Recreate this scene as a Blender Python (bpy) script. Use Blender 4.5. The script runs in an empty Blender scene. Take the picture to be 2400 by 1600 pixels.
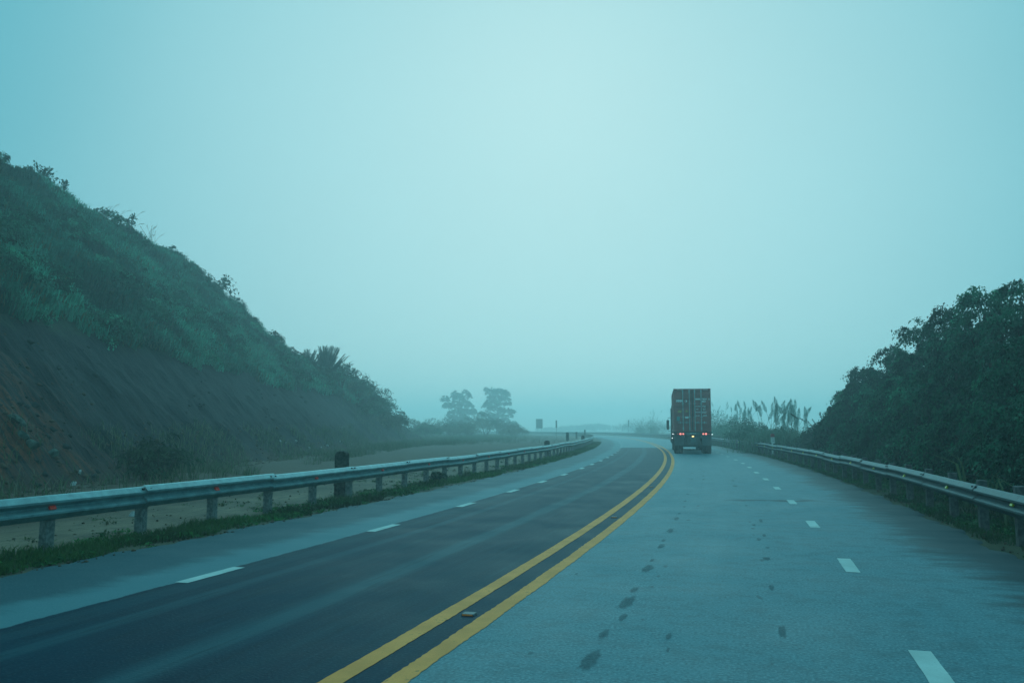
import bpy, math, random
import numpy as np
from mathutils import Vector, Matrix

random.seed(7)
RNG = np.random.default_rng(11)
SC = bpy.context.scene
COL = SC.collection
EYE = 1.7
F_PX = 2000.0
PITCH = math.atan((1005 - 800) / F_PX)

# ------------------------------------------------------------------ helpers
def tag(o, label=None, cat=None, group=None, kind=None):
    if label: o['label'] = label
    if cat: o['category'] = cat
    if group: o['group'] = group
    if kind: o['kind'] = kind
    return o

def thing(name, label, cat, loc=(0, 0, 0), rotz=0.0, group=None, scale=1.0):
    o = bpy.data.objects.new(name, None)
    o.empty_display_size = 0.3
    o.location = loc
    o.rotation_euler = (0, 0, rotz)
    o.scale = (scale, scale, scale)
    COL.objects.link(o)
    return tag(o, label, cat, group, 'thing')

def link(name, me, mat, parent=None):
    o = bpy.data.objects.new(name, me)
    COL.objects.link(o)
    if mat is not None and not me.materials:
        me.materials.append(mat)
    if parent is not None:
        o.parent = parent
    return o

def copy_tree(o, parent=None):
    c = o.copy()
    COL.objects.link(c)
    if parent is not None:
        c.parent = parent
    for ch in list(o.children):
        copy_tree(ch, c)
    return c

def np_mesh(name, V, F, mat, parent=None, col=None, smooth=False, uv=None):
    """V (n,3), F list of int arrays (m,k)"""
    me = bpy.data.meshes.new(name)
    V = np.asarray(V, dtype=np.float32)
    if not isinstance(F, (list, tuple)): F = [F]
    loops = np.concatenate([f.ravel() for f in F]).astype(np.int32)
    tot = np.concatenate([np.full(len(f), f.shape[1], np.int32) for f in F])
    start = np.concatenate([[0], np.cumsum(tot)[:-1]]).astype(np.int32)
    me.vertices.add(len(V)); me.vertices.foreach_set('co', V.ravel())
    me.loops.add(len(loops)); me.loops.foreach_set('vertex_index', loops)
    me.polygons.add(len(tot)); me.polygons.foreach_set('loop_start', start)
    me.polygons.foreach_set('loop_total', tot)
    if smooth: me.polygons.foreach_set('use_smooth', np.ones(len(tot), bool))
    me.update(calc_edges=True)
    me.validate()
    if col is not None:
        a = me.attributes.new('col', 'FLOAT_COLOR', 'POINT')
        c = np.ones((len(V), 4), np.float32); c[:, :3] = col
        a.data.foreach_set('color', c.ravel())
    if uv is not None:
        l = me.uv_layers.new(name='UVMap')
        l.data.foreach_set('uv', np.asarray(uv, np.float32)[loops].ravel())
    return link(name, me, mat, parent)

class MB:
    def __init__(s): s.v = []; s.f = []
    def _add(s, vs, fs):
        n = len(s.v); s.v += [tuple(map(float, p)) for p in vs]; s.f += [tuple(i + n for i in f) for f in fs]
    def box(s, c, d, rz=0.0, M=None):
        hx, hy, hz = d[0] / 2, d[1] / 2, d[2] / 2
        vs = [(x, y, z) for x in (-hx, hx) for y in (-hy, hy) for z in (-hz, hz)]
        if rz:
            cr, sr = math.cos(rz), math.sin(rz)
            vs = [(x * cr - y * sr, x * sr + y * cr, z) for x, y, z in vs]
        if M is not None: vs = [tuple(M @ Vector(p)) for p in vs]
        vs = [(x + c[0], y + c[1], z + c[2]) for x, y, z in vs]
        s._add(vs, [(0, 1, 3, 2), (4, 6, 7, 5), (0, 4, 5, 1), (2, 3, 7, 6), (0, 2, 6, 4), (1, 5, 7, 3)])
    def tube(s, pts, rad, n=6, cap=True):
        pts = [Vector(p) for p in pts]
        if not hasattr(rad, '__len__'): rad = [rad] * len(pts)
        vs = []; fs = []
        up = Vector((0.31, 0.17, 0.93)).normalized()
        for i, p in enumerate(pts):
            t = (pts[min(i + 1, len(pts) - 1)] - pts[max(i - 1, 0)]).normalized()
            a = t.cross(up)
            if a.length < 1e-3: a = t.cross(Vector((1, 0, 0)))
            a.normalize(); b = t.cross(a)
            for k in range(n):
                q = 2 * math.pi * k / n
                vs.append(p + (a * math.cos(q) + b * math.sin(q)) * rad[i])
        for i in range(len(pts) - 1):
            for k in range(n):
                k2 = (k + 1) % n
                fs.append((i * n + k, i * n + k2, (i + 1) * n + k2, (i + 1) * n + k))
        if cap:
            fs.append(tuple(range(n - 1, -1, -1))); m = (len(pts) - 1) * n
            fs.append(tuple(range(m, m + n)))
        s._add(vs, fs)
    def cyl(s, p0, p1, r0, r1=None, n=16):
        s.tube([p0, p1], [r0, r0 if r1 is None else r1], n)
    def prism(s, poly, y0, y1, M=None):
        """poly in x,z, extruded in y"""
        n = len(poly)
        vs = [(x, y0, z) for x, z in poly] + [(x, y1, z) for x, z in poly]
        fs = [tuple(range(n)), tuple(range(2 * n - 1, n - 1, -1))]
        for i in range(n):
            j = (i + 1) % n
            fs.append((i, i + n, j + n, j))
        if M is not None: vs = [tuple(M @ Vector(p)) for p in vs]
        s._add(vs, fs)
    def build(s, name, mat, parent=None, smooth=False, bevel=0.0):
        me = bpy.data.meshes.new(name)
        me.from_pydata(s.v, [], s.f); me.update()
        if smooth:
            for p in me.polygons: p.use_smooth = True
        o = link(name, me, mat, parent)
        if bevel:
            m = o.modifiers.new('bevel', 'BEVEL'); m.width = bevel; m.segments = 2; m.limit_method = 'ANGLE'
        return o

# ------------------------------------------------------------------ materials
class NT:
    def __init__(s, name):
        s.m = bpy.data.materials.new(name); s.m.use_nodes = True
        s.t = s.m.node_tree; s.t.nodes.clear()
        s.out = s.t.nodes.new('ShaderNodeOutputMaterial')
    def n(s, typ, **k):
        x = s.t.nodes.new(typ)
        for a, b in k.items(): setattr(x, a, b)
        return x
    def put(s, sock, v):
        if isinstance(v, bpy.types.NodeSocket): s.t.links.new(v, sock)
        elif v is not None:
            try: sock.default_value = v
            except Exception: sock.default_value = (v[0], v[1], v[2], 1.0)
    def math(s, op, a, b=0.0, c=None, clamp=False):
        x = s.n('ShaderNodeMath', operation=op, use_clamp=clamp)
        s.put(x.inputs[0], a); s.put(x.inputs[1], b)
        if c is not None: s.put(x.inputs[2], c)
        return x.outputs[0]
    def smooth(s, v, lo, hi, a=0.0, b=1.0):
        x = s.n('ShaderNodeMapRange', interpolation_type='SMOOTHSTEP')
        s.put(x.inputs['Value'], v)
        if lo <= hi: s.put(x.inputs['From Min'], lo); s.put(x.inputs['From Max'], hi); s.put(x.inputs['To Min'], a); s.put(x.inputs['To Max'], b)
        else: s.put(x.inputs['From Min'], hi); s.put(x.inputs['From Max'], lo); s.put(x.inputs['To Min'], b); s.put(x.inputs['To Max'], a)
        return x.outputs[0]
    def mix(s, f, a, b, mode='MIX'):
        x = s.n('ShaderNodeMix', data_type='RGBA', blend_type=mode)
        s.put(x.inputs['Factor'], f)
        s.put(x.inputs[6], a if isinstance(a, bpy.types.NodeSocket) else (*a[:3], 1.0))
        s.put(x.inputs[7], b if isinstance(b, bpy.types.NodeSocket) else (*b[:3], 1.0))
        return x.outputs[2]
    def noise(s, vec, scale, detail=3.0, rough=0.55, dist=0.0):
        x = s.n('ShaderNodeTexNoise')
        if vec is not None: s.put(x.inputs['Vector'], vec)
        s.put(x.inputs['Scale'], scale); s.put(x.inputs['Detail'], detail); s.put(x.inputs['Roughness'], rough); s.put(x.inputs['Distortion'], dist)
        return x.outputs['Fac']
    def xyz(s, a, b, c=0.0):
        x = s.n('ShaderNodeCombineXYZ'); s.put(x.inputs[0], a); s.put(x.inputs[1], b); s.put(x.inputs[2], c); return x.outputs[0]
    def sep(s, v):
        x = s.n('ShaderNodeSeparateXYZ'); s.put(x.inputs[0], v); return x.outputs
    def coord(s, which='Object'):
        return s.n('ShaderNodeTexCoord').outputs[which]
    def attr(s, name):
        return s.n('ShaderNodeAttribute', attribute_name=name).outputs['Color']
    def bsdf(s, color, rough=0.6, spec=0.4, metal=0.0, bump=None, bstr=0.3, bdist=0.02, emis=None, estr=0.0):
        b = s.n('ShaderNodeBsdfPrincipled')
        s.put(b.inputs['Base Color'], color); s.put(b.inputs['Roughness'], rough)
        s.put(b.inputs['Specular IOR Level'], spec); s.put(b.inputs['Metallic'], metal)
        if emis is not None: s.put(b.inputs['Emission Color'], emis); s.put(b.inputs['Emission Strength'], estr)
        if bump is not None:
            k = s.n('ShaderNodeBump'); s.put(k.inputs['Height'], bump); s.put(k.inputs['Strength'], bstr); s.put(k.inputs['Distance'], bdist)
            s.t.links.new(k.outputs[0], b.inputs['Normal'])
        s.t.links.new(b.outputs[0], s.out.inputs['Surface'])
        return b

def plain(name, c, rough=0.6, spec=0.4, metal=0.0, var=0.25, scale=6.0, bump=0.0):
    t = NT(name); co = t.coord()
    nz = t.noise(co, scale, 5.0, 0.6)
    a = tuple(x * (1 - var) for x in c); b = tuple(min(1, x * (1 + var)) for x in c)
    f = t.smooth(nz, 0.3, 0.7)
    t.bsdf(t.mix(f, a, b), t.math('ADD', rough - 0.08, t.math('MULTIPLY', nz, 0.16)), spec, metal, nz if bump else None, bump)
    return t.m

def glow(name, c, s):
    t = NT(name); t.bsdf((*c, 1), 0.4, 0.4, emis=(*c, 1), estr=s); return t.m

def leaf_mat(name, trans=0.42, rough=0.6, spec=0.12):
    t = NT(name); c = t.attr('col')
    b = t.n('ShaderNodeBsdfPrincipled')
    t.put(b.inputs['Base Color'], c); t.put(b.inputs['Roughness'], rough); t.put(b.inputs['Specular IOR Level'], spec)
    tr = t.n('ShaderNodeBsdfTranslucent'); t.put(tr.inputs['Color'], c)
    mx = t.n('ShaderNodeMixShader'); mx.inputs[0].default_value = trans
    t.t.links.new(b.outputs[0], mx.inputs[1]); t.t.links.new(tr.outputs[0], mx.inputs[2])
    t.t.links.new(mx.outputs[0], t.out.inputs['Surface'])
    return t.m

M = {}
M['leaf'] = leaf_mat('leaf')
M['grass'] = leaf_mat('grass_blade', 0.45, 0.65, 0.1)
M['bark'] = plain('bark', (0.05, 0.042, 0.035), 0.85, 0.2, var=0.5, scale=9, bump=0.5)
M['stalk'] = plain('dry_stalk', (0.14, 0.15, 0.10), 0.8, 0.2)
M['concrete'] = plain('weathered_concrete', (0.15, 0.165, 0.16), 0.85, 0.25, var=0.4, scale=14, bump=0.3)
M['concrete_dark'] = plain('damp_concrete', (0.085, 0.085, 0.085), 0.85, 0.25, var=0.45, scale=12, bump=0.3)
M['mossy'] = plain('mossy_concrete', (0.055, 0.062, 0.055), 0.9, 0.2, var=0.8, scale=9, bump=0.5)
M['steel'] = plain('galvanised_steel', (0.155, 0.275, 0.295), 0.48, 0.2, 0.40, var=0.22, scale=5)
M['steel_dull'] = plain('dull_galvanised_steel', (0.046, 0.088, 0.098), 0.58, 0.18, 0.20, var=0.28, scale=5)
M['bolt'] = plain('bolt_steel', (0.03, 0.035, 0.04), 0.6, 0.4, 0.4)
M['red_reflector'] = glow('red_reflector', (1.0, 0.045, 0.02), 0.0)
M['yellow_reflector'] = glow('yellow_reflector', (1.0, 0.9, 0.02), 0.0)
M['orange_reflector'] = glow('orange_reflector', (1.0, 0.24, 0.06), 0.0)
def paint(name, c, under, thr):
    t = NT(name); co = t.coord(); n1 = t.noise(co, 16.0, 5.0, 0.75); n2 = t.noise(co, 1.7, 3.0, 0.6); n3 = t.noise(co, 60.0, 2.0, 0.6)
    k = t.mix(t.smooth(n2, 0.3, 0.7), tuple(v * 0.78 for v in c), c)
    k = t.mix(t.math('MULTIPLY', t.smooth(n3, 0.45, 0.7), 0.25), k, tuple(v * 0.6 for v in c))
    w = t.math('ADD', n1, t.math('MULTIPLY', t.math('SUBTRACT', n2, 0.5), 0.35))
    t.bsdf(t.mix(t.math('MULTIPLY', t.smooth(w, thr, thr + 0.07), 0.7), k, under), 0.75, 0.1)
    return t.m
M['white_paint'] = paint('road_paint_white', (0.42, 0.51, 0.50), (0.06, 0.13, 0.15), 0.64)
M['yellow_paint'] = paint('road_paint_yellow', (0.80, 0.285, 0.075), (0.10, 0.09, 0.05), 0.62)
M['dark_rubber'] = plain('rubber', (0.012, 0.013, 0.014), 0.85, 0.2)
M['chassis'] = plain('dusty_chassis_paint', (0.022, 0.036, 0.040), 0.65, 0.35, var=0.4, scale=5)
M['flap'] = plain('mud_flap_rubber', (0.020, 0.026, 0.028), 0.8, 0.2)
M['guard'] = plain('grey_steel_panel', (0.050, 0.072, 0.080), 0.6, 0.4)
M['cab'] = plain('cab_paint', (0.055, 0.085, 0.095), 0.35, 0.5)
M['container'] = plain('container_red_brown', (0.31, 0.075, 0.066), 0.6, 0.35, var=0.3, scale=2.5)
M['seal'] = plain('door_seal_rubber', (0.012, 0.012, 0.013), 0.85, 0.2)
M['rod'] = plain('locking_rod_steel', (0.34, 0.42, 0.42), 0.6, 0.3, 0.0)
M['letter'] = plain('white_lettering', (0.80, 0.82, 0.82), 0.6, 0.3, var=0.1)
M['label_yellow'] = plain('yellow_sticker', (0.45, 0.33, 0.07), 0.6, 0.3)
M['label_teal'] = plain('teal_sticker', (0.05, 0.27, 0.26), 0.6, 0.3)
M['tail_red'] = glow('tail_light_red', (1.0, 0.24, 0.20), 1.5)
M['tail_dim'] = glow('tail_light_dim', (0.5, 0.05, 0.03), 0.25)
M['marker_white'] = glow('marker_light_white', (0.95, 1.0, 1.0), 2.0)
M['plate_lamp'] = glow('plate_lamp_amber', (1.0, 0.72, 0.30), 2.2)
M['plate'] = plain('number_plate', (0.07, 0.13, 0.13), 0.6, 0.3)
M['sign_back'] = plain('sign_back_aluminium', (0.20, 0.24, 0.24), 0.6, 0.4, 0.2)
M['white_stone'] = plain('white_painted_stone', (0.62, 0.63, 0.62), 0.7, 0.3, var=0.12)
M['red_stone'] = plain('red_painted_stone', (0.36, 0.035, 0.04), 0.7, 0.3)
M['ink'] = plain('dark_ink', (0.05, 0.06, 0.07), 0.7, 0.3)
M['rock'] = plain('lichen_rock', (0.055, 0.085, 0.072), 0.9, 0.2, var=0.5, scale=4, bump=0.6)
M['clod'] = plain('earth_clod', (0.075, 0.05, 0.035), 0.9, 0.1, var=0.5, scale=1.5)
M['clod_dark'] = plain('dark_clod', (0.020, 0.024, 0.024), 0.9, 0.1, var=0.6, scale=1.2)
M['litter'] = plain('white_plastic_scrap', (0.30, 0.33, 0.33), 0.7, 0.2)
M['glass'] = plain('dark_mirror', (0.02, 0.03, 0.035), 0.15, 0.6)

# ------------------------------------------------------------------ road path
PX0, PTH0, PK0, PK1, PK2 = -1.6376591516807595, 0.29431692892543543, 0.0034533478375557078, -4.808874950153441e-05, 2.265914871892871e-07
DS = 0.25
def _curv(s):
    s = np.clip(s, 0, 250)
    return PK0 + PK1 * s + PK2 * s * s
S_F = np.arange(0, 345, DS)
th = PTH0 - np.concatenate([[0], np.cumsum(_curv(S_F))[:-1]]) * DS
x = PX0 + np.concatenate([[0], np.cumsum(np.sin(th))[:-1]]) * DS
y = 4.0 + np.concatenate([[0], np.cumsum(np.cos(th))[:-1]]) * DS
S_B = np.arange(-DS, -16, -DS)
thb = PTH0 - S_B * PK0
xb = PX0 - np.cumsum(np.sin(thb)) * DS
yb = 4.0 - np.cumsum(np.cos(thb)) * DS
PS = np.concatenate([S_B[::-1], S_F]); PX = np.concatenate([xb[::-1], x]); PY = np.concatenate([yb[::-1], y]); PT = np.concatenate([thb[::-1], th])
S0, S1 = PS[0], PS[-1]
def road(s, o, z=0.0):
    """world point(s) at distance s along the centre line, o metres to the right"""
    X = np.interp(s, PS, PX); Y = np.interp(s, PS, PY); T = np.interp(s, PS, PT)
    return np.stack([X + o * np.cos(T), Y - o * np.sin(T), np.zeros_like(X) + z], -1)
def heading(s): return float(np.interp(s, PS, PT))
def s_at_y(Y): return float(np.interp(Y, PY[:1300], PS[:1300]))

def pix(px, py, Y):
    """world point seen at photo pixel (2400 wide) at forward distance Y"""
    u = (px - 1200) / F_PX; v = (800 - py) / F_PX
    dy = math.cos(PITCH) - v * math.sin(PITCH); dz = math.sin(PITCH) + v * math.cos(PITCH)
    return Vector((u / dy * Y, Y, EYE + dz / dy * Y))
def gpix(px, py, z=0.0):
    u = (px - 1200) / F_PX; v = (800 - py) / F_PX
    dy = math.cos(PITCH) - v * math.sin(PITCH); dz = math.sin(PITCH) + v * math.cos(PITCH)
    t = (z - EYE) / dz
    return Vector((u * t, dy * t, z))

# value noise in numpy
_P = RNG.random((64, 64, 64)).astype(np.float32)
def vnoise(p):
    p = np.asarray(p, np.float64); i = np.floor(p).astype(int); f = p - i; f = f * f * (3 - 2 * f); i &= 63; j = (i + 1) & 63
    def g(a, b, c): return _P[a[:, 0] if a is not None else 0, b[:, 1], c[:, 2]]
    x0, y0, z0 = i[:, 0], i[:, 1], i[:, 2]; x1, y1, z1 = j[:, 0], j[:, 1], j[:, 2]
    fx, fy, fz = f[:, 0], f[:, 1], f[:, 2]
    c00 = _P[x0, y0, z0] * (1 - fx) + _P[x1, y0, z0] * fx; c10 = _P[x0, y1, z0] * (1 - fx) + _P[x1, y1, z0] * fx
    c01 = _P[x0, y0, z1] * (1 - fx) + _P[x1, y0, z1] * fx; c11 = _P[x0, y1, z1] * (1 - fx) + _P[x1, y1, z1] * fx
    return (c00 * (1 - fy) + c10 * fy) * (1 - fz) + (c01 * (1 - fy) + c11 * fy) * fz
def fbm(p, o=3):
    r = 0; a = 0.5
    for k in range(o): r = r + a * vnoise(np.asarray(p) * (2.03 ** k) + 7.3 * k); a *= 0.5
    return r / (1 - 0.5 ** o)

# ------------------------------------------------------------------ ground & road
def grid_strip(name, ss, oo, zfun, mat, uvz=True):
    S, O = np.meshgrid(ss, oo, indexing='ij')
    P = road(S.ravel(), O.ravel())
    P[:, 2] = zfun(S.ravel(), O.ravel(), P)
    ns, no = len(ss), len(oo)
    idx = np.arange(ns * no).reshape(ns, no)
    Fq = np.stack([idx[:-1, :-1], idx[:-1, 1:], idx[1:, 1:], idx[1:, :-1]], -1).reshape(-1, 4)
    return np_mesh(name, P, Fq, mat, uv=np.stack([O.ravel(), S.ravel()], -1), smooth=True)

# road surface
t = NT('wet_asphalt')
uvx = t.n('ShaderNodeUVMap', uv_map='UVMap').outputs[0]
o_, s_, _ = t.sep(uvx)
fine = t.noise(uvx, 38.0, 2.0, 0.6)
grain = t.noise(uvx, 11.0, 5.0, 0.75)
coarse = t.noise(uvx, 3.2, 5.0, 0.7)
mid = t.noise(uvx, 0.8, 4.0, 0.6)
along = t.noise(t.xyz(t.math('MULTIPLY', o_, 2.6), t.math('MULTIPLY', s_, 0.07)), 1.0, 4.0, 0.6)
streak = t.noise(t.xyz(t.math('MULTIPLY', o_, 1.0), t.math('MULTIPLY', s_, 2.4)), 1.0, 5.0, 0.65)
jag2 = t.math('SUBTRACT', t.noise(t.xyz(t.math('MULTIPLY', o_, 14.0), t.math('MULTIPLY', s_, 5.0)), 1.0, 4.0, 0.7), 0.5)
jag = t.math('SUBTRACT', t.noise(uvx, 5.0, 3.0, 0.6), 0.5)
base = t.mix(t.smooth(mid, 0.3, 0.7), (0.034, 0.116, 0.144), (0.050, 0.150, 0.182))
base = t.mix(t.smooth(along, 0.35, 0.7), base, (0.054, 0.150, 0.180))
base = t.mix(t.math('MULTIPLY', t.smooth(grain, 0.47, 0.66), 0.45), base, (0.10, 0.20, 0.225))
base = t.mix(t.math('MULTIPLY', t.smooth(fine, 0.52, 0.68), 0.55), base, (0.15, 0.27, 0.30))
base = t.mix(t.math('MULTIPLY', t.smooth(fine, 0.48, 0.32), 0.6), base, (0.012, 0.045, 0.058))
base = t.mix(t.math('MULTIPLY', t.smooth(coarse, 0.52, 0.36), 0.35), base, (0.016, 0.062, 0.080))
base = t.mix(t.math('MULTIPLY', t.smooth(coarse, 0.50, 0.66), 0.30), base, (0.075, 0.185, 0.215))
# right hand shoulder: darker ragged fingers that reach in from the verge
shoulder_r = t.math('ADD', o_, t.math('MULTIPLY', t.math('SUBTRACT', streak, 0.5), 2.1))
shoulder_r = t.math('ADD', shoulder_r, t.math('MULTIPLY', t.math('SUBTRACT', t.noise(uvx, 0.22, 2.0), 0.5), 1.4))
base = t.mix(t.math('MULTIPLY', t.smooth(shoulder_r, 4.5, 5.35), 0.84), base, (0.007, 0.018, 0.024))
# oil drips along the wheel paths
def drips(c, cell, wid, ln, thr, seed):
    wob = t.math('MULTIPLY', t.math('SUBTRACT', t.noise(t.xyz(seed, t.math('MULTIPLY', s_, 0.35)), 1.0, 2.0), 0.5), 0.5)
    q = t.math('DIVIDE', s_, cell)
    idn = t.math('FLOOR', q)
    wn = t.n('ShaderNodeTexWhiteNoise', noise_dimensions='2D'); t.put(wn.inputs['Vector'], t.xyz(idn, seed))
    r1 = wn.outputs['Value']
    r2 = t.sep(wn.outputs['Color'])[1]
    dy = t.math('MULTIPLY', t.math('SUBTRACT', t.math('SUBTRACT', q, idn), t.math('ADD', 0.3, t.math('MULTIPLY', r1, 0.4))), cell / ln)
    dx = t.math('DIVIDE', t.math('SUBTRACT', t.math('SUBTRACT', o_, c), t.math('ADD', wob, t.math('MULTIPLY', t.math('SUBTRACT', r2, 0.5), 0.12))), wid)
    d = t.math('SQRT', t.math('ADD', t.math('MULTIPLY', dx, dx), t.math('MULTIPLY', dy, dy)))
    d = t.math('ADD', d, t.math('MULTIPLY', jag2, 3.2))
    d = t.math('ADD', d, t.math('MULTIPLY', r1, 0.7))
    return t.math('MULTIPLY', t.smooth(d, 1.35, 0.6), t.smooth(r2, thr, thr + 0.25))
oil = t.math('MAXIMUM', drips(1.46, 0.8, 0.035, 0.12, 0.3, 8.7), drips(2.6, 0.9, 0.035, 0.12, 0.45, 12.3))
base = t.mix(t.math('MULTIPLY', oil, 0.6), base, (0.010, 0.024, 0.032))
# damp tongue and patch repair across the lane
xl = t.math('ADD', t.math('SUBTRACT', s_, 17.6), t.math('MULTIPLY', o_, -0.16))
xl = t.math('ADD', xl, t.math('MULTIPLY', t.math('SUBTRACT', t.noise(uvx, 1.3, 3.0), 0.5), 1.4))
cross = t.math('MULTIPLY', t.smooth(t.math('ABSOLUTE', xl), 0.32, 0.05), t.math('MULTIPLY', t.smooth(o_, 1.9, 2.6), t.smooth(o_, 4.6, 3.9)))
base = t.mix(t.math('MULTIPLY', cross, 0.85), base, (0.012, 0.032, 0.042))
# oncoming lane: newer dark overlay that ends in a straight joint
edge_l = t.math('ADD', o_, t.math('MULTIPLY', jag, 0.10))
edge_r = t.math('ADD', o_, t.math('MULTIPLY', jag, 0.05))
dark = t.mix(t.smooth(mid, 0.3, 0.7), (0.0015, 0.017, 0.033), (0.0035, 0.027, 0.048))
dark = t.mix(t.math('MULTIPLY', t.smooth(along, 0.45, 0.75), 0.55), dark, (0.010, 0.040, 0.053))
def band(c, w, k):
    d = t.math('ABSOLUTE', t.math('SUBTRACT', t.math('ADD', o_, t.math('MULTIPLY', t.math('SUBTRACT', along, 0.5), 0.35)), c))
    return t.math('MULTIPLY', t.smooth(d, w, w * 0.25), k)
dark = t.mix(band(-1.55, 0.24, 0.75), dark, (0.026, 0.080, 0.10))
dark = t.mix(band(-2.85, 0.16, 0.5), dark, (0.024, 0.075, 0.096))
dark = t.mix(band(-3.35, 0.22, 0.4), dark, (0.018, 0.058, 0.076))
streak2 = t.noise(t.xyz(t.math('MULTIPLY', o_, 11.0), t.math('MULTIPLY', s_, 0.5)), 1.0, 4.0, 0.7)
dark = t.mix(t.math('MULTIPLY', t.smooth(streak2, 0.5, 0.72), 0.35), dark, (0.012, 0.052, 0.068))
dark = t.mix(t.math('MULTIPLY', t.smooth(streak2, 0.48, 0.30), 0.5), dark, (0.002, 0.010, 0.017))
dark = t.mix(t.math('MULTIPLY', t.smooth(fine, 0.52, 0.68), 0.5), dark, (0.018, 0.068, 0.085))
in_dark = t.math('MULTIPLY', t.smooth(edge_l, -3.67, -3.63), t.math('MULTIPLY', t.smooth(edge_r, 0.20, 0.16), t.smooth(s_, 76.2, 76.0)))
# left shoulder: pale worn band beside the overlay, then dusty dark
sh = t.math('ADD', o_, t.math('MULTIPLY', t.math('SUBTRACT', streak, 0.5), 0.9))
sh = t.math('ADD', sh, t.math('MULTIPLY', t.math('SUBTRACT', t.noise(t.xyz(0.0, t.math('MULTIPLY', s_, 0.12)), 1.0, 2.0), 0.5), 0.7))
shl = t.mix(t.smooth(sh, -4.65, -4.1), (0.020, 0.066, 0.084), (0.060, 0.150, 0.175))
shl = t.mix(t.math('MULTIPLY', t.smooth(fine, 0.5, 0.78), 0.35), shl, (0.12, 0.22, 0.24))
is_sh = t.smooth(edge_l, -3.63, -3.67)
far_l = t.math('MULTIPLY', is_sh, 1.0)
col = t.mix(in_dark, base, dark)
col = t.mix(far_l, col, shl)
rough = t.math('ADD', 0.66, t.math('MULTIPLY', t.math('SUBTRACT', mid, 0.5), 0.3))
rough = t.math('SUBTRACT', rough, t.math('MULTIPLY', in_dark, 0.04))
t.bsdf(col, rough, t.math('ADD', 0.04, t.math('MULTIPLY', t.math('SUBTRACT', 1.0, t.math('MAXIMUM', in_dark, t.math('MULTIPLY', is_sh, 0.7))), 0.14)), bump=t.math('ADD', fine, t.math('MULTIPLY', grain, 0.6)), bstr=0.35, bdist=0.012)
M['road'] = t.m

ss = np.concatenate([np.arange(-15, 90, 0.25), np.arange(90, 340, 1.0)])
jl = lambda s: 0.07 * np.sin(s * 1.7) + 0.05 * np.sin(s * 4.3 + 1) + 0.05 * np.sin(s * 9.1)
oo = np.array([-5.95, -5.86, -5, -4, -3, -2, -1, 0, 1, 2, 3, 4, 5, 5.9, 6.0])
S, O = np.meshgrid(ss, oo, indexing='ij')
O = O.copy()
O[:, 0] += jl(S[:, 0]); O[:, 1] += jl(S[:, 0]); O[:, -1] += jl(S[:, 0] + 40); O[:, -2] += jl(S[:, 0] + 40)
P = road(S.ravel(), O.ravel()); Z = np.zeros_like(S); Z[:, 0] = -0.09; Z[:, -1] = -0.09; P[:, 2] = Z.ravel()
idx = np.arange(S.size).reshape(S.shape)
Fq = np.stack([idx[:-1, :-1], idx[:-1, 1:], idx[1:, 1:], idx[1:, :-1]], -1).reshape(-1, 4)
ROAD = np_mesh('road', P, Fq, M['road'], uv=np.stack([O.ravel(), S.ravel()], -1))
tag(ROAD, 'wet grey two lane highway bending left into the fog', 'road', kind='structure')

def strip_mark(name, c, w, sa, sb, mat, step=0.5, wav=0.0, seed=0, z=0.004):
    n = max(2, int((sb - sa) / step) + 1)
    s = np.linspace(sa, sb, n)
    r = np.random.default_rng(abs(seed) + 7)
    wl = wav * (r.random(n) - 0.5) + wav * 0.3 * np.sin(s * 2.3 + seed); wr = wav * (r.random(n) - 0.5) + wav * 0.3 * np.sin(s * 3.1 + seed)
    L = road(s, c - w / 2 + wl, z); R = road(s, c + w / 2 + wr, z)
    V = np.concatenate([L, R]); i = np.arange(n - 1)
    Fm = np.stack([i, i + n, i + n + 1, i + 1], -1)
    return np_mesh(name, V, Fm, mat, ROAD)
a = strip_mark('yellow_line', -0.165, 0.165, -12, 320, M['yellow_paint'], 0.06, 0.008, 1)
b = strip_mark('yellow_line', 0.245, 0.165, -12, 320, M['yellow_paint'], 0.06, 0.014, 2)
a['label'] = 'left of the double yellow centre lines'; b['label'] = 'right of the double yellow centre lines, frayed edge'
def s_of(px, py):
    g = gpix(px, py)
    d = (PX - g.x) ** 2 + (PY - g.y) ** 2
    return float(PS[d.argmin()])
# right edge dashes, left edge dashes: fit the phase to the photo, 4.1 m pitch
P_R = ((1989, 1325.2), (1906, 1229.5), (1856.7, 1176.7), (1821.9, 1144.2), (1795.5, 1123.2), (1772.9, 1107.1), (1756.8, 1094.9), (1740.8, 1085.3), (1724.3, 1077.3), (1709.8, 1069.6), (1695.6, 1064.3))
def so_of(px, py):
    g = gpix(px, py); k = int(((PX - g.x) ** 2 + (PY - g.y) ** 2).argmin()); th_ = PT[k]
    return float(PS[k]), float((g.x - PX[k]) * math.cos(th_) - (g.y - PY[k]) * math.sin(th_))
s_r = [so_of(*p)[0] for p in P_R]; o_r = [so_of(*p)[1] for p in P_R]
S_NEAR, O_NEAR = so_of(2151, 1519.5)
def fit_line(v):
    k = np.arange(len(v)); A = np.polyfit(k, v, 1); return A[0], A[1]
pr, r0 = fit_line(s_r)
for k in range(-2, 55):
    c = s_r[k] if 0 <= k < len(s_r) else r0 + pr * k if k > 0 else S_NEAR - 0.56 + 4.2 * (k + 1)
    strip_mark('edge_dash', o_r[k] if 0 <= k < 8 else 3.663 if k > 0 else O_NEAR, 0.165, c - 0.56, c + 0.56, M['white_paint'], 0.12, 0.006, k)
s_l = [s_of(*p) for p in ((507.8, 1342.8), (894.4, 1237.8), (1090.8, 1182.9), (1200.5, 1149.7), (1273.2, 1128), (1324.2, 1112), (1362.5, 1097.4), (1388.8, 1087.9), (1407.9, 1079.2), (1421.9, 1071.8), (1431.9, 1066.1), (1439.8, 1060.7), (1445.5, 1056.9))]
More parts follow.
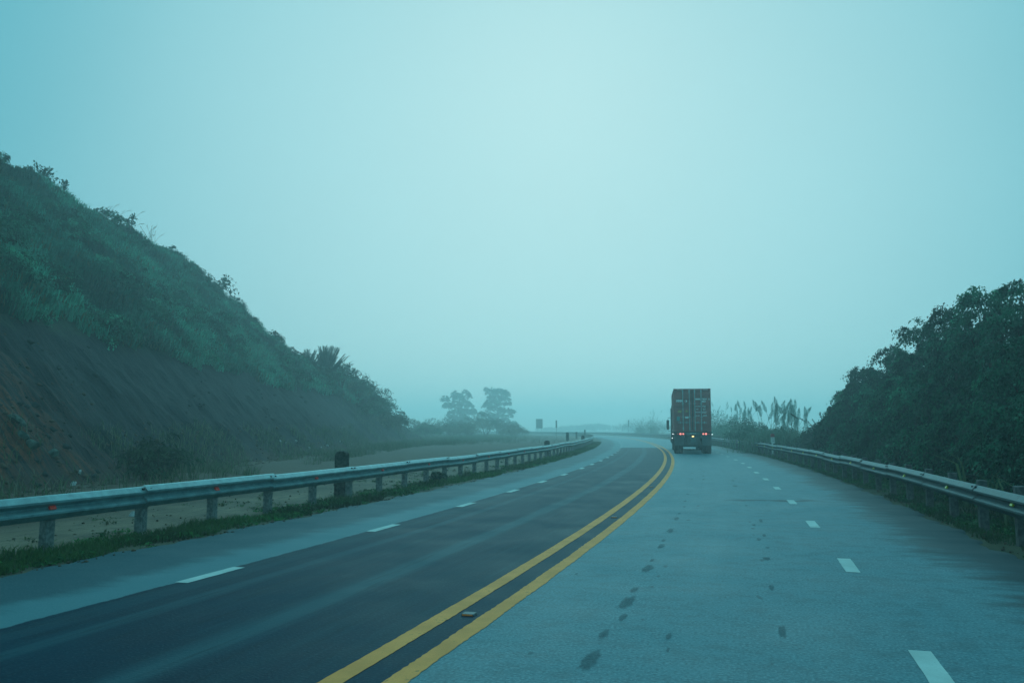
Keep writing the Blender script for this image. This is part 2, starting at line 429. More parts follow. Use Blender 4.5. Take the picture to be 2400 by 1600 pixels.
pl, l0 = fit_line(s_l)
for k in range(-3, 50):
    c = s_l[k] if 0 <= k < len(s_l) else l0 + pl * k if k > 0 else s_l[0] + 4.4 * k
    strip_mark('edge_dash', -3.573, 0.165, c - 0.56, c + 0.56, M['white_paint'], 0.12, 0.008, 100 + k)

# oil stains dripped along the right lane: thin sheets with feathered, ragged edges
t = NT('oil_stain'); ca = t.attr('col'); f_ = t.sep(ca)[0]; co = t.coord('Object')
nz = t.noise(co, 9.0, 4.0, 0.7); nz2 = t.noise(co, 40.0, 2.0, 0.6)
m_ = t.math('ADD', f_, t.math('MULTIPLY', t.math('SUBTRACT', nz, 0.5), 1.1))
m_ = t.math('MULTIPLY', t.smooth(m_, 0.12, 0.62), t.math('ADD', 0.55, t.math('MULTIPLY', nz2, 0.5)))
m_ = t.math('MULTIPLY', m_, t.math('MULTIPLY', t.smooth(f_, 0.0, 0.15), 0.38))
bs = t.bsdf((0.010, 0.026, 0.034, 1), 0.7, 0.05); tr = t.n('ShaderNodeBsdfTransparent'); mx = t.n('ShaderNodeMixShader')
t.put(mx.inputs[0], m_); t.t.links.new(tr.outputs[0], mx.inputs[1]); t.t.links.new(bs.outputs[0], mx.inputs[2]); t.t.links.new(mx.outputs[0], t.out.inputs['Surface'])
M['oil'] = t.m
def stain(px, py, wpx, hpx, k):
    g = gpix(px, py); w = wpx * g.y / F_PX * 0.62; l = hpx * g.y * g.y / (F_PX * EYE) * 0.62
    r = np.random.default_rng(900 + k); n = 20; a = np.arange(n) * 6.2832 / n; j = 0.8 + 0.4 * r.random(n)
    V = [(g.x, g.y, 0.004 + 0.0004 * (k % 5))]; C = [(1, 1, 1)]
    for q, c in ((0.5, 0.75), (1.0, 0.0)):
        for i in range(n):
            hd = heading(s_of(px, py)); dx, dy = w * q * j[i] * math.cos(a[i]), l * q * j[i] * math.sin(a[i])
            V.append((g.x + dx * math.cos(hd) + dy * math.sin(hd), g.y - dx * math.sin(hd) + dy * math.cos(hd), V[0][2])); C.append((c, c, c))
    T = np.array([(0, 1 + i, 1 + (i + 1) % n) for i in range(n)]); Q = np.array([(1 + i, 1 + n + i, 1 + n + (i + 1) % n, 1 + (i + 1) % n) for i in range(n)])
    np_mesh('oil_stain', V, [T, Q], M['oil'], ROAD, col=np.array(C, float))
_z6 = ((1785, 1165, 110, 120), (1870, 1005, 50, 60), (1985, 905, 44, 48), (2010, 812, 80, 78), (2055, 735, 44, 32), (2140, 605, 60, 50), (2165, 555, 22, 20), (2220, 470, 44, 32), (2235, 435, 22, 15), (2275, 375, 38, 26), (2315, 300, 30, 20), (2330, 268, 18, 10), (1420, 1125, 30, 18), (1700, 640, 16, 12), (2265, 1025, 30, 50), (2262, 1105, 20, 26))
_z7 = ((610, 1255, 64, 90), (545, 985, 44, 44), (515, 808, 64, 30), (468, 690, 34, 20), (480, 575, 26, 26), (500, 665, 30, 22), (435, 600, 32, 14), (390, 482, 22, 10), (320, 362, 42, 11), (308, 330, 30, 8), (128, 322, 22, 10), (128, 300, 18, 8), (130, 275, 16, 7), (15, 455, 26, 10), (30, 412, 24, 8), (10, 490, 22, 10), (55, 320, 14, 6), (60, 285, 14, 6), (520, 740, 30, 16))
_k = 0
for q in _z6: stain(700 + q[0] / 2.613, 1100 + q[1] / 2.613, q[2] / 2.613, q[3] / 2.613, _k); _k += 1
for q in _z7: stain(1600 + q[0] / 2.614, 1000 + q[1] / 2.614, q[2] / 3.4, q[3] / 3.4, _k); _k += 1
# wide ground sheet
t = NT('far_ground'); co = t.coord()
n1 = t.noise(co, 0.08, 4.0); n2 = t.noise(co, 1.7, 5.0, 0.65)
c = t.mix(t.smooth(n1, 0.35, 0.65), (0.045, 0.060, 0.032), (0.085, 0.080, 0.050))
c = t.mix(t.math('MULTIPLY', t.smooth(n2, 0.4, 0.7), 0.5), c, (0.03, 0.05, 0.03))
t.bsdf(c, 0.9, 0.15, bump=n2, bstr=0.5, bdist=0.1)
gx = np.linspace(-1000, 1000, 81); gy = np.linspace(-1000, 1000, 81)
GX, GY = np.meshgrid(gx, gy, indexing='ij'); idx = np.arange(GX.size).reshape(GX.shape)
GV = np.stack([GX.ravel(), GY.ravel(), np.full(GX.size, -0.16)], -1)
g = np_mesh('ground', GV, np.stack([idx[:-1, :-1], idx[1:, :-1], idx[1:, 1:], idx[:-1, 1:]], -1).reshape(-1, 4), t.m)
tag(g, 'rough open ground fading into the fog', 'ground', kind='structure')

# sandy lay-by behind the left guardrail
t = NT('damp_sand'); uv = t.n('ShaderNodeUVMap', uv_map='UVMap').outputs[0]; o2, s2, _ = t.sep(uv)
n1 = t.noise(uv, 0.5, 4.0, 0.6); n2 = t.noise(t.xyz(t.math('MULTIPLY', o2, 6.0), t.math('MULTIPLY', s2, 1.3)), 1.0, 5.0, 0.7); n3 = t.noise(uv, 18.0, 4.0, 0.7)
c = t.mix(t.smooth(n1, 0.3, 0.7), (0.088, 0.062, 0.040), (0.165, 0.118, 0.076))
c = t.mix(t.math('MULTIPLY', t.smooth(n2, 0.47, 0.62), 0.75), c, (0.045, 0.038, 0.028))
c = t.mix(t.math('MULTIPLY', t.smooth(n3, 0.5, 0.75), 0.35), c, (0.28, 0.25, 0.2))
far = t.math('ADD', o2, t.math('MULTIPLY', t.math('SUBTRACT', n1, 0.5), 3.0))
c = t.mix(t.math('MULTIPLY', t.smooth(far, -8.8, -10.8), 0.85), c, t.mix(t.smooth(n3, 0.4, 0.65), (0.036, 0.022, 0.014), (0.088, 0.058, 0.038)))
veg = t.math('MULTIPLY', t.smooth(o2, -7.4, -6.7), t.smooth(n1, 0.25, 0.5))
c = t.mix(t.math('MULTIPLY', veg, 0.75), c, (0.035, 0.042, 0.024))
t.bsdf(c, 0.85, 0.2, bump=t.math('ADD', n2, t.math('MULTIPLY', n3, 0.3)), bstr=0.6, bdist=0.06)
def z_lot(s, o, P):
    n = fbm(np.stack([P[:, 0] * 0.9, P[:, 1] * 0.9, P[:, 1] * 0], -1), 3)
    return -0.05 + 0.10 * (n - 0.5) * np.clip((-o - 6.2) / 1.0, 0, 1) + 0.02
lot = grid_strip('dirt_layby', np.concatenate([np.arange(-15, 90, 0.4), np.arange(90, 340, 2.0)]), np.concatenate([np.arange(-24, -5.6, 0.45), [-5.6]]), z_lot, t.m)
tag(lot, 'sandy dirt lay-by between the left guardrail and the hill', 'dirt track', kind='structure')

# right verge and bank
t = NT('verge_soil'); uv = t.n('ShaderNodeUVMap', uv_map='UVMap').outputs[0]
n1 = t.noise(uv, 1.5, 4.0, 0.6); n3 = t.noise(uv, 20.0, 4.0, 0.7)
c = t.mix(t.smooth(n1, 0.3, 0.7), (0.028, 0.036, 0.018), (0.055, 0.055, 0.030))
c = t.mix(t.math('MULTIPLY', t.smooth(n3, 0.55, 0.75), 0.4), c, (0.10, 0.09, 0.06))
t.bsdf(c, 0.9, 0.15, bump=n3, bstr=0.6, bdist=0.04)
def z_bank(s, o, P):
    n = fbm(np.stack([P[:, 0] * 0.8, P[:, 1] * 0.8, P[:, 1] * 0 + 3], -1), 3)
    rise = np.clip(o - 9.0, 0, 12) * 0.20 * np.clip((75 - s) / 25, 0, 1)
    return -0.03 + 0.10 * (n - 0.5) * np.clip((o - 6.2) / 1.0, 0, 1) + rise
BANK = grid_strip('verge', np.concatenate([np.arange(-15, 90, 0.5), np.arange(90, 340, 2.0)]), np.concatenate([[5.75], np.arange(6.0, 26, 0.6)]), z_bank, t.m)
tag(BANK, 'grassy verge rising to a bank beyond the right guardrail', 'verge', kind='structure')

# ------------------------------------------------------------------ hill on the left
XT, TAN = -13.7, 0.98
CREST_PX = [(0, 380), (110, 432), (165, 472), (255, 522), (335, 562), (418, 608), (480, 664), (550, 716), (612, 776), (663, 818), (705, 850), (755, 866), (815, 886), (857, 910), (898, 950), (933, 985), (955, 1002)]
cy_, cz_ = [], []
for px_, py_ in CREST_PX:
    p1 = pix(px_, py_, 1.0); u_, v_ = p1.x, p1.z - EYE
    # EYE + v Y = TAN * (XT - u Y)   ->   Y = (TAN*XT - EYE) / (v + TAN*u)
    Yc = (TAN * XT - EYE) / (v_ + TAN * u_)
    cy_.append(Yc); cz_.append(EYE + v_ * Yc)
CY = np.array(cy_); CZ = np.array(cz_)
CY = np.maximum.accumulate(CY + np.arange(len(CY)) * 1e-3)
CY = np.concatenate([[-60, 20], CY, [CY[-1] + 14, 400]]); CZ = np.concatenate([[15.0, 16.8], CZ, [0.2, -0.4]])
def hill_z(X, Y):
    w = XT - X
    H = np.interp(Y, CY, CZ) - 0.35
    ramp = TAN * w
    back = H - 0.12 * (w - H / TAN)
    k = 0.7
    h = np.clip(0.5 + 0.5 * (back - ramp) / k, 0, 1)
    z = back * (1 - h) + ramp * h - k * h * (1 - h)
    q = np.stack([X, Y, z * 0.3], -1).reshape(-1, 3)
    lump = (fbm(q * 0.33, 3).reshape(np.shape(X)) - 0.5)
    q2 = np.stack([X * 0.10 + Y * 0.02, Y * 0.95 + X * 0.12, z * 0], -1).reshape(-1, 3)
    gul = np.abs(fbm(q2, 3).reshape(np.shape(X)) - 0.5) * 2
    low = np.clip((6.5 - z) / 1.5, 0, 1) * np.clip(w / 1.5, 0, 1)
    up = np.clip((z - 5.0) / 2, 0, 1)
    q3 = np.stack([X, Y, z * 0.5], -1).reshape(-1, 3); lump2 = (fbm(q3 * 0.95 + 31, 3).reshape(np.shape(X)) - 0.5)
    z = z + lump * (1.3 * up + 0.5 * low) + lump2 * (0.75 * up + 0.32 * low) - gul * 0.42 * low + (np.abs(fbm(np.stack([X * 0.7, Y * 1.9, z * 0.7], -1).reshape(-1, 3) + 77, 3).reshape(np.shape(X)) - 0.5) - 0.12) * 0.75 * low
    return np.where(w < 0, -0.12 + w * 0.05, np.maximum(z, -0.12) - 0.12 * np.clip(1 - w, 0, 1))
hx = np.concatenate([np.arange(XT + 1.0, XT - 9, -0.15), np.arange(XT - 9, XT - 26, -0.34), np.arange(XT - 26, XT - 75, -1.5)]); hy = np.concatenate([np.arange(-40, 8, 1.5), np.arange(8, 18, 0.4), np.arange(18, 70, 0.19), np.arange(70, 150, 0.4)])
HX, HY = np.meshgrid(hx, hy, indexing='ij'); HZ = hill_z(HX, HY)
idx = np.arange(HX.size).reshape(HX.shape)
t = NT('hillside_soil'); co = t.coord(); X_, Y_, Z_ = t.sep(co)
w_ = t.math('SUBTRACT', XT, X_)
q = t.math('ADD', Y_, t.math('MULTIPLY', w_, -0.22))
st = t.noise(t.xyz(t.math('MULTIPLY', q, 3.2), t.math('MULTIPLY', w_, 0.30)), 1.0, 5.0, 0.68)
st2 = t.noise(t.xyz(t.math('MULTIPLY', q, 9.0), t.math('MULTIPLY', w_, 0.9)), 1.0, 4.0, 0.7)
blot = t.noise(co, 0.35, 4.0, 0.6); gr = t.noise(co, 7.0, 4.0, 0.7)
net = t.mix(t.smooth(st, 0.3, 0.7), (0.003, 0.006, 0.009), (0.012, 0.021, 0.027))
net = t.mix(t.math('MULTIPLY', t.smooth(st2, 0.56, 0.74), 0.5), net, (0.035, 0.055, 0.064))
net = t.mix(t.math('MULTIPLY', t.smooth(gr, 0.55, 0.7), 0.25), net, (0.014, 0.04, 0.030))
red = t.mix(t.smooth(st, 0.35, 0.65), (0.050, 0.013, 0.006), (0.190, 0.050, 0.018))
red = t.mix(t.smooth(gr, 0.5, 0.66), red, (0.012, 0.008, 0.006))
redm = t.math('MULTIPLY', t.smooth(t.math('ADD', Y_, t.math('MULTIPLY', t.math('SUBTRACT', blot, 0.5), 16)), 34, 26), t.smooth(t.math('ADD', st, t.math('MULTIPLY', t.math('SUBTRACT', blot, 0.5), 0.8)), 0.38, 0.6))
net = t.mix(redm, net, red)
toe = t.math('MULTIPLY', t.smooth(Z_, 0.9, 0.1), t.smooth(blot, 0.3, 0.6))
net = t.mix(t.math('MULTIPLY', toe, 0.8), net, (0.075, 0.036, 0.022))
top = t.smooth(t.math('ADD', Z_, t.math('MULTIPLY', t.math('SUBTRACT', blot, 0.5), 2.5)), 5.6, 6.6)
c = t.mix(top, net, t.mix(t.smooth(gr, 0.35, 0.65), (0.018, 0.034, 0.022), (0.035, 0.060, 0.036)))
t.bsdf(c, 0.88, 0.2, bump=t.math('ADD', t.math('ADD', st, st2), t.math('MULTIPLY', gr, 0.8)), bstr=0.9, bdist=0.2)
hill = np_mesh('hill', np.stack([HX.ravel(), HY.ravel(), HZ.ravel()], -1), np.stack([idx[:-1, :-1], idx[:-1, 1:], idx[1:, 1:], idx[1:, :-1]], -1).reshape(-1, 4), t.m, smooth=True)
tag(hill, 'steep cut hillside with dark netted lower slope and red earth', 'hill', kind='structure')

# ------------------------------------------------------------------ plants
def blades(roots, lean, L, W, col, bend=0.5, up=None, rng=RNG):
    """grass blades: roots (n,3), lean (n,3) horizontal lean of the tip, 2 segments"""
    n = len(roots)
    lean = np.asarray(lean, float); L = np.broadcast_to(L, n)[:, None]; W = np.broadcast_to(W, n)[:, None]
    U = np.zeros((n, 3)); U[:, 2] = 1
    if up is not None: U = up
    d1 = U + lean * 0.35; d1 /= np.linalg.norm(d1, axis=1)[:, None]
    d2 = U * (1 - bend) + lean; d2 /= np.linalg.norm(d2, axis=1)[:, None] + 1e-6
    a = rng.random(n) * 2 * math.pi
    side = np.stack([np.cos(a), np.sin(a), a * 0], -1)
    m = roots + d1 * L * 0.55; tp = m + d2 * L * 0.5
    V = np.empty((n, 5, 3)); V[:, 0] = roots - side * W * 0.5; V[:, 1] = roots + side * W * 0.5; V[:, 2] = m + side * W * 0.42; V[:, 3] = m - side * W * 0.42; V[:, 4] = tp
    i = np.arange(n)[:, None] * 5
    Q = i + np.array([[0, 1, 2, 3]]); T = i + np.array([[3, 2, 4]])
    C = np.repeat(np.asarray(col)[:, None, :], 5, 1)
    return V.reshape(-1, 3), Q, T, C.reshape(-1, 3)

def leaves(cen, nrm, axis, L, W, col):
    """folded leaf: 4 verts base,left,tip,right"""
    n = len(cen); L = np.broadcast_to(L, n)[:, None]; W = np.broadcast_to(W, n)[:, None]
    axis = axis / (np.linalg.norm(axis, axis=1)[:, None] + 1e-6)
    side = np.cross(axis, nrm); side /= np.linalg.norm(side, axis=1)[:, None] + 1e-6
    nn = np.cross(side, axis)
    V = np.empty((n, 4, 3)); V[:, 0] = cen - axis * L * 0.5; V[:, 1] = cen + side * W * 0.5 + nn * W * 0.18 - axis * L * 0.05
    V[:, 2] = cen + axis * L * 0.5 - nn * L * 0.12; V[:, 3] = cen - side * W * 0.5 + nn * W * 0.18 - axis * L * 0.05
    i = np.arange(n)[:, None] * 4
    T = np.concatenate([i + np.array([[0, 2, 1]]), i + np.array([[0, 3, 2]])])
    return V.reshape(-1, 3), T, np.repeat(np.asarray(col)[:, None, :], 4, 1).reshape(-1, 3)

def rand_dirs(n, rng):
    v = rng.normal(size=(n, 3)); return v / np.linalg.norm(v, axis=1)[:, None]

def crown_mesh(name, lobes, n_clump, per, leaf, aspect, spread, droop, pal, parent, seed, gap=0.0, vine=0.0, core=False):
    """leaf clumps scattered over and inside ellipsoid lobes (cx,cy,cz,rx,ry,rz)"""
    r = np.random.default_rng(seed)
    lobes = np.array(lobes, float); vol = (lobes[:, 3] * lobes[:, 4] * lobes[:, 5]) ** 0.67
    k = r.choice(len(lobes), n_clump, p=vol / vol.sum())
    d = rand_dirs(n_clump, r); d[:, 2] = np.where(d[:, 2] < -0.35, -d[:, 2] * 0.5, d[:, 2])
    d /= np.linalg.norm(d, axis=1)[:, None]
    rr = 0.45 + 0.57 * r.random(n_clump) ** (0.25 if core else 0.45)
    c = lobes[k, :3] + d * lobes[k, 3:] * rr[:, None]
    if gap > 0:
        keep = fbm(c * 0.9 + seed * 3.1, 2) > gap
        c, d = c[keep], d[keep]
    nc = len(c)
    pal = np.array(pal)
    cc = pal[0] + (pal[1] - pal[0]) * r.random(nc)[:, None] * (0.4 + 0.6 * fbm(c * 0.5 + seed, 2))[:, None] * 1.3
    lt = 0.55 + 0.9 * r.random(len(lobes)); kk = k[keep] if gap > 0 else k
    cc *= (0.6 + 0.8 * r.random(nc))[:, None] * lt[kk][:, None]
    sp = spread * (0.6 + 0.8 * r.random(nc))
    # each clump is a few arching sprays: leaves strung along a curve that bends over and hangs
    ns = 4
    az = r.random((nc, ns, 3)) - 0.5
    sd = d[:, None, :] * 0.8 + az * 1.5; sd[:, :, 2] = np.abs(sd[:, :, 2]) * 0.5 + 0.25
    sd /= np.linalg.norm(sd, axis=2)[:, :, None]
    ln = sp[:, None] * (1.6 + 1.6 * r.random((nc, ns)))
    pick = r.integers(0, ns, (nc, per)); tt = r.random((nc, per)) ** 0.8
    ii = np.arange(nc)[:, None]
    dirp = sd[ii, pick]; lnp = ln[ii, pick]
    off = dirp * (tt * lnp)[:, :, None]
    hangl = (0.35 + droop * 0.8 + (vine * 0.5 if vine else 0) * (r.random((nc, 1)) < 0.35))
    off[:, :, 2] -= tt ** 2.2 * lnp * hangl
    off += r.normal(size=(nc, per, 3)) * (sp * 0.26)[:, None, None]
    p = (c[:, None] + off - d[:, None] * (sp * 0.6)[:, None, None]).reshape(-1, 3)
    N = len(p)
    out = np.repeat(d, per, 0)
    nrm = out * 0.5 + rand_dirs(N, r) * 0.65 + np.array([0, 0, 0.65])
    ax = dirp.reshape(-1, 3) * 0.8 + rand_dirs(N, r) * 0.7; ax[:, 2] -= droop * 0.6 + 0.9 * tt.reshape(-1)
    L = leaf * (0.6 + 0.8 * r.random(N))
    colr = np.repeat(cc, per, 0) * (0.8 + 0.4 * r.random(N))[:, None]
    V, T, C = leaves(p, nrm, ax, L, L * aspect, colr)
    return np_mesh(name, V, T, M['leaf'], parent, col=C)

def limb(mb, p, d, L, r, depth, rng, tips, spread=0.7, kids=3):
    pts = [p]; rad = [r]; q = Vector(p); d = Vector(d).normalized()
    for i in range(4):
        d = (d + Vector(rng.normal(size=3)) * 0.16).normalized(); q = q + d * L / 4; pts.append(q.copy()); rad.append(r * (1 - 0.16 * (i + 1)))
    mb.tube(pts, rad, 6)
    if depth == 0: tips.append(q.copy()); return
    for k in range(kids):
        a = Vector(rng.normal(size=3)); nd = (d + a * spread * 0.6 + Vector((0, 0, 0.12))).normalized()
        limb(mb, pts[2 + k % 3], nd, L * (0.62 + 0.2 * rng.random()), rad[2 + k % 3] * 0.66, depth - 1, rng, tips, spread, kids)

DARK = ((0.004, 0.022, 0.014), (0.032, 0.165, 0.092))
MIDG = ((0.010, 0.032, 0.020), (0.044, 0.120, 0.068))
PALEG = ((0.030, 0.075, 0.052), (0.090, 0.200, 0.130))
DRY = ((0.040, 0.045, 0.026), (0.12, 0.12, 0.07))

def broad_tree(name, label, base, H, trunk_h, lobes, seed, leaf=0.26, clumps=260, per=16, pal=DARK, r0=0.16, group=None, cat='tree', gap=0.0, spread=0.33):
    rt = thing(name, label, cat, base, 0, group)
    rng = np.random.default_rng(seed)
    mb = MB(); tips = []
    top = Vector((0.15, 0.0, H * 0.72))
    pts = [Vector((0, 0, -0.3)), Vector((0.04, 0, trunk_h * 0.5)), Vector((0.0, 0.05, trunk_h)), (Vector((0, 0, trunk_h)) + top) / 2 + Vector((0.15, 0.1, 0)), top]
    mb.tube(pts, [r0 * 1.25, r0, r0 * 0.9, r0 * 0.6, r0 * 0.25], 8)
    for l in lobes:
        c = Vector(l[:3]); z = max(trunk_h * 0.7, min(H * 0.65, c.z - abs(c.x) * 0.6))
        s = Vector((0.05, 0, z)); m = (s + c) / 2 + Vector((0, 0, -0.15))
        mb.tube([s, m, c, c + (c - m) * 0.5], [r0 * 0.45, r0 * 0.32, r0 * 0.2, r0 * 0.08], 6)
        for k in range(4):
            e = c + Vector(rng.normal(size=3)) * 0.5 * min(l[3:])
            mb.tube([m + (c - m) * 0.4, (m + e) / 2 + Vector((0, 0, 0.1)), e], [r0 * 0.2, r0 * 0.13, r0 * 0.05], 5)
    mb.build('trunk', M['bark'], rt, smooth=True)
    crown_mesh('crown', lobes, clumps, per, leaf, 0.55, spread, 0.35, pal, rt, seed, gap)
    return rt

def bush(name, label, base, w, h, seed, leaf=0.14, clumps=120, per=16, pal=MIDG, group=None, cat='bush', vine=0.0, aspect=0.5, stems=5, gap=0.0, d=None):
    rt = thing(name, label, cat, base, 0, group)
    rng = np.random.default_rng(seed); d = d or w
    lobes = []
    nl = 5
    for k in range(nl):
        a = 2 * math.pi * (k / nl + 0.1 * rng.random()); rr = 0.26
        f = 0.55 + 0.3 * rng.random()
        lobes.append((math.cos(a) * w * rr, math.sin(a) * d * rr, h * (0.34 + 0.16 * rng.random()), w * 0.26 * (0.8 + 0.4 * rng.random()), d * 0.26 * (0.8 + 0.4 * rng.random()), h * 0.34 * f * 1.3))
    lobes.append((rng.normal() * w * 0.08, 0, h * 0.68, w * 0.24, d * 0.24, h * 0.32))
    mb = MB()
    for k in range(stems):
        l = lobes[k % len(lobes)]
        mb.tube([(rng.normal() * 0.1, rng.normal() * 0.1, -0.15), (l[0] * 0.5, l[1] * 0.5, l[2] * 0.6), (l[0], l[1], l[2] + l[5] * 0.5)], [0.02 + 0.018 * h, 0.015 + 0.010 * h, 0.008], 5)
    mb.build('stem', M['bark'], rt)
    crown_mesh('foliage', lobes, clumps, per, leaf, aspect, 0.09 * (w + h) / 2 + 0.05, 0.5, pal, rt, seed, gap, vine)
    return rt

def sapling(name, label, base, h, w, seed, leaf=0.3, n=110, group=None):
    """spindly young tree: bare stem with whorls of drooping leaves"""
    rt = thing(name, label, 'sapling', base, 0, group)
    r = np.random.default_rng(seed); mb = MB()
    tipv = Vector((r.normal() * 0.1 * h, r.normal() * 0.05 * h, h))
    mb.tube([(0, 0, -0.4), tipv * 0.5 + Vector((r.normal() * 0.06 * h, 0, 0)), tipv], [0.05, 0.035, 0.015], 5)
    pts = []
    for k in range(9):
        f = 0.3 + 0.7 * k / 8; s = tipv * f; a = r.random() * 6.28; L = w * 0.5 * (1.15 - f * 0.75) * (0.7 + 0.5 * r.random())
        e = s + Vector((math.cos(a) * L, math.sin(a) * L, L * 0.45)); mb.tube([s, e], [0.022, 0.01], 4)
        pts += [s.lerp(e, q) for q in (0.45, 0.75, 1.0)]
    mb.build('stem', M['bark'], rt)
    pts = np.array(pts); k = r.integers(0, len(pts), n)
    c = pts[k] + r.normal(size=(n, 3)) * 0.10 * w
    ax = rand_dirs(n, r) * 0.8; ax[:, 2] -= 0.5
    colr = np.array(MIDG[0]) + (np.array(MIDG[1]) - np.array(MIDG[0])) * r.random((n, 1)) * 0.6
    L = leaf * (0.6 + 0.7 * r.random(n))
    V, T, C = leaves(c, rand_dirs(n, r) + np.array([0, 0, 0.8]), ax, L, L * 0.42, colr)
    np_mesh('foliage', V, T, M['leaf'], rt, col=C)
    return rt

def reeds(name, label, base, h, seed, n_blade=160, n_stalk=14, plume=0.8, spread=0.6, blade_len=0.6, group=None, fluffy=True, lean=(0.25, 0.0), width=0.035, pal=((0.045, 0.070, 0.040), (0.11, 0.135, 0.075)), stalk_r=0.014, plume_col=(0.26, 0.30, 0.28), fan=0.22):
    rt = thing(name, label, 'reeds', base, 0, group)
    r = np.random.default_rng(seed); pal = np.array(pal)
    n = n_blade
    root = np.stack([r.normal(size=n) * spread * 0.4, r.normal(size=n) * spread * 0.4, np.full(n, -0.1)], -1)
    a = r.random(n) * 6.283; le = np.stack([np.cos(a), np.sin(a), a * 0], -1) * (0.25 + 0.9 * r.random(n))[:, None]
    colr = pal[0] + (pal[1] - pal[0]) * r.random((n, 1))
    V, Q, T, C = blades(root, le, h * blade_len * (0.55 + 0.65 * r.random(n)), width * (0.7 + 0.6 * r.random(n)), colr, 0.75, rng=r)
    np_mesh('foliage', V, [Q, T], M['grass'], rt, col=C)
    if n_stalk:
        for k in range(n_stalk):
            mb = MB()
            a = r.random() * 6.283; b = Vector((math.cos(a) * spread * 0.4 * r.random(), math.sin(a) * spread * 0.4 * r.random(), -0.1))
            hh = h * (0.62 + 0.38 * r.random()); L = Vector((r.normal() * fan + lean[0] * 0.5, r.normal() * fan + lean[1], 0)) * hh
            m = b + Vector((0, 0, hh * 0.5)) + L * 0.28; m2 = b + Vector((0, 0, hh * 0.82)) + L * 0.68; e = b + Vector((0, 0, hh)) + L
            mb.tube([b, m, m2, e], [stalk_r, stalk_r * 0.8, stalk_r * 0.6, stalk_r * 0.3], 4)
            ax = (e - m2).normalized()
            np_ = 230 if fluffy else 34
            f = r.random(np_); pl = plume * (0.7 + 0.5 * r.random())
            cen = np.array(e)[None] + np.array(ax)[None] * (f[:, None] - 0.75) * pl
            wid = (0.13 if fluffy else 0.04) * np.sin(np.clip(f * 0.9 + 0.12, 0, 1) * math.pi) + 0.01
            rd = rand_dirs(np_, r); cen = cen + rd * wid[:, None] * pl * 1.1
            if not fluffy: cen = cen + np.array([1.0, 0, -0.35])[None] * (np.clip(f - 0.2, 0, 1)[:, None] ** 1.4) * pl * 0.45
            pd = np.array(ax)[None] * 1.0 + rd * 0.35 + np.array([0.25 if not fluffy else 0.05, 0, -0.1]); pl_ = np.full(np_, pl * (0.17 if fluffy else 0.24))
            V, T, C = leaves(cen, rand_dirs(np_, r), pd, pl_, pl_ * (0.11 if fluffy else 0.2), np.array(plume_col)[None] * (0.7 + 0.5 * r.random((np_, 1))))
            st_ = mb.build('stalk', M['stalk'], rt); np_mesh('plume', V, T, M['grass'], st_, col=C)
    return rt

def fan_palm(name, label, base, h, seed, n=20, group=None, spread=1.0):
    rt = thing(name, label, 'palm', base, 0, group)
    r = np.random.default_rng(seed); mb = MB(); PV = []; PN = []; PA = []; PL = []
    for k in range(n):
        a = r.random() * 6.283; el = math.radians(42 + 46 * r.random()); hh = h * (0.75 + 0.3 * r.random())
        d = Vector((math.cos(a) * math.cos(el) * spread, math.sin(a) * math.cos(el) * spread, math.sin(el)))
        pts = [Vector((0, 0, -0.2))]; q = pts[0].copy(); dd = d.copy()
        for i in range(6):
            q = q + dd.normalized() * hh / 6; dd.z -= 0.035; pts.append(q.copy())
        mb.tube(pts, [0.03, 0.028, 0.024, 0.02, 0.015, 0.01, 0.005], 4)
        for i in range(34):
            f = 0.35 + 0.65 * i / 33; j = min(5, int(f * 6)); p = pts[j].lerp(pts[j + 1], f * 6 - j) if j < 6 else pts[6]
            tg = (pts[j + 1] - pts[j]).normalized(); sd = tg.cross(Vector((0, 0, 1))).normalized()
            for sg in (-1, 1):
                ax = (tg * 0.9 + sd * sg * 0.75 + Vector((0, 0, -0.1 + 0.1 * r.normal()))).normalized(); L = hh * 0.24 * (1.15 - f * 0.6)
                PV.append(p + ax * L * 0.5); PN.append(Vector((0, 0, 1)) + sd * 0.2 * r.normal()); PA.append(ax); PL.append(L)
    mb.build('stem', M['bark'], rt)
    PV = np.array(PV); PL = np.array(PL); col = np.array([0.030, 0.065, 0.040])[None] * (0.6 + 0.8 * r.random((len(PV), 1)))
    V, T, C = leaves(PV, np.array(PN), np.array(PA), PL, 0.05 + PL * 0.04, col)
    np_mesh('frond', V, T, M['leaf'], rt, col=C)
    return rt

def ground_at(X, Y): return float(hill_z(np.array([X]), np.array([Y]))[0])
#PLANTS_BELOW

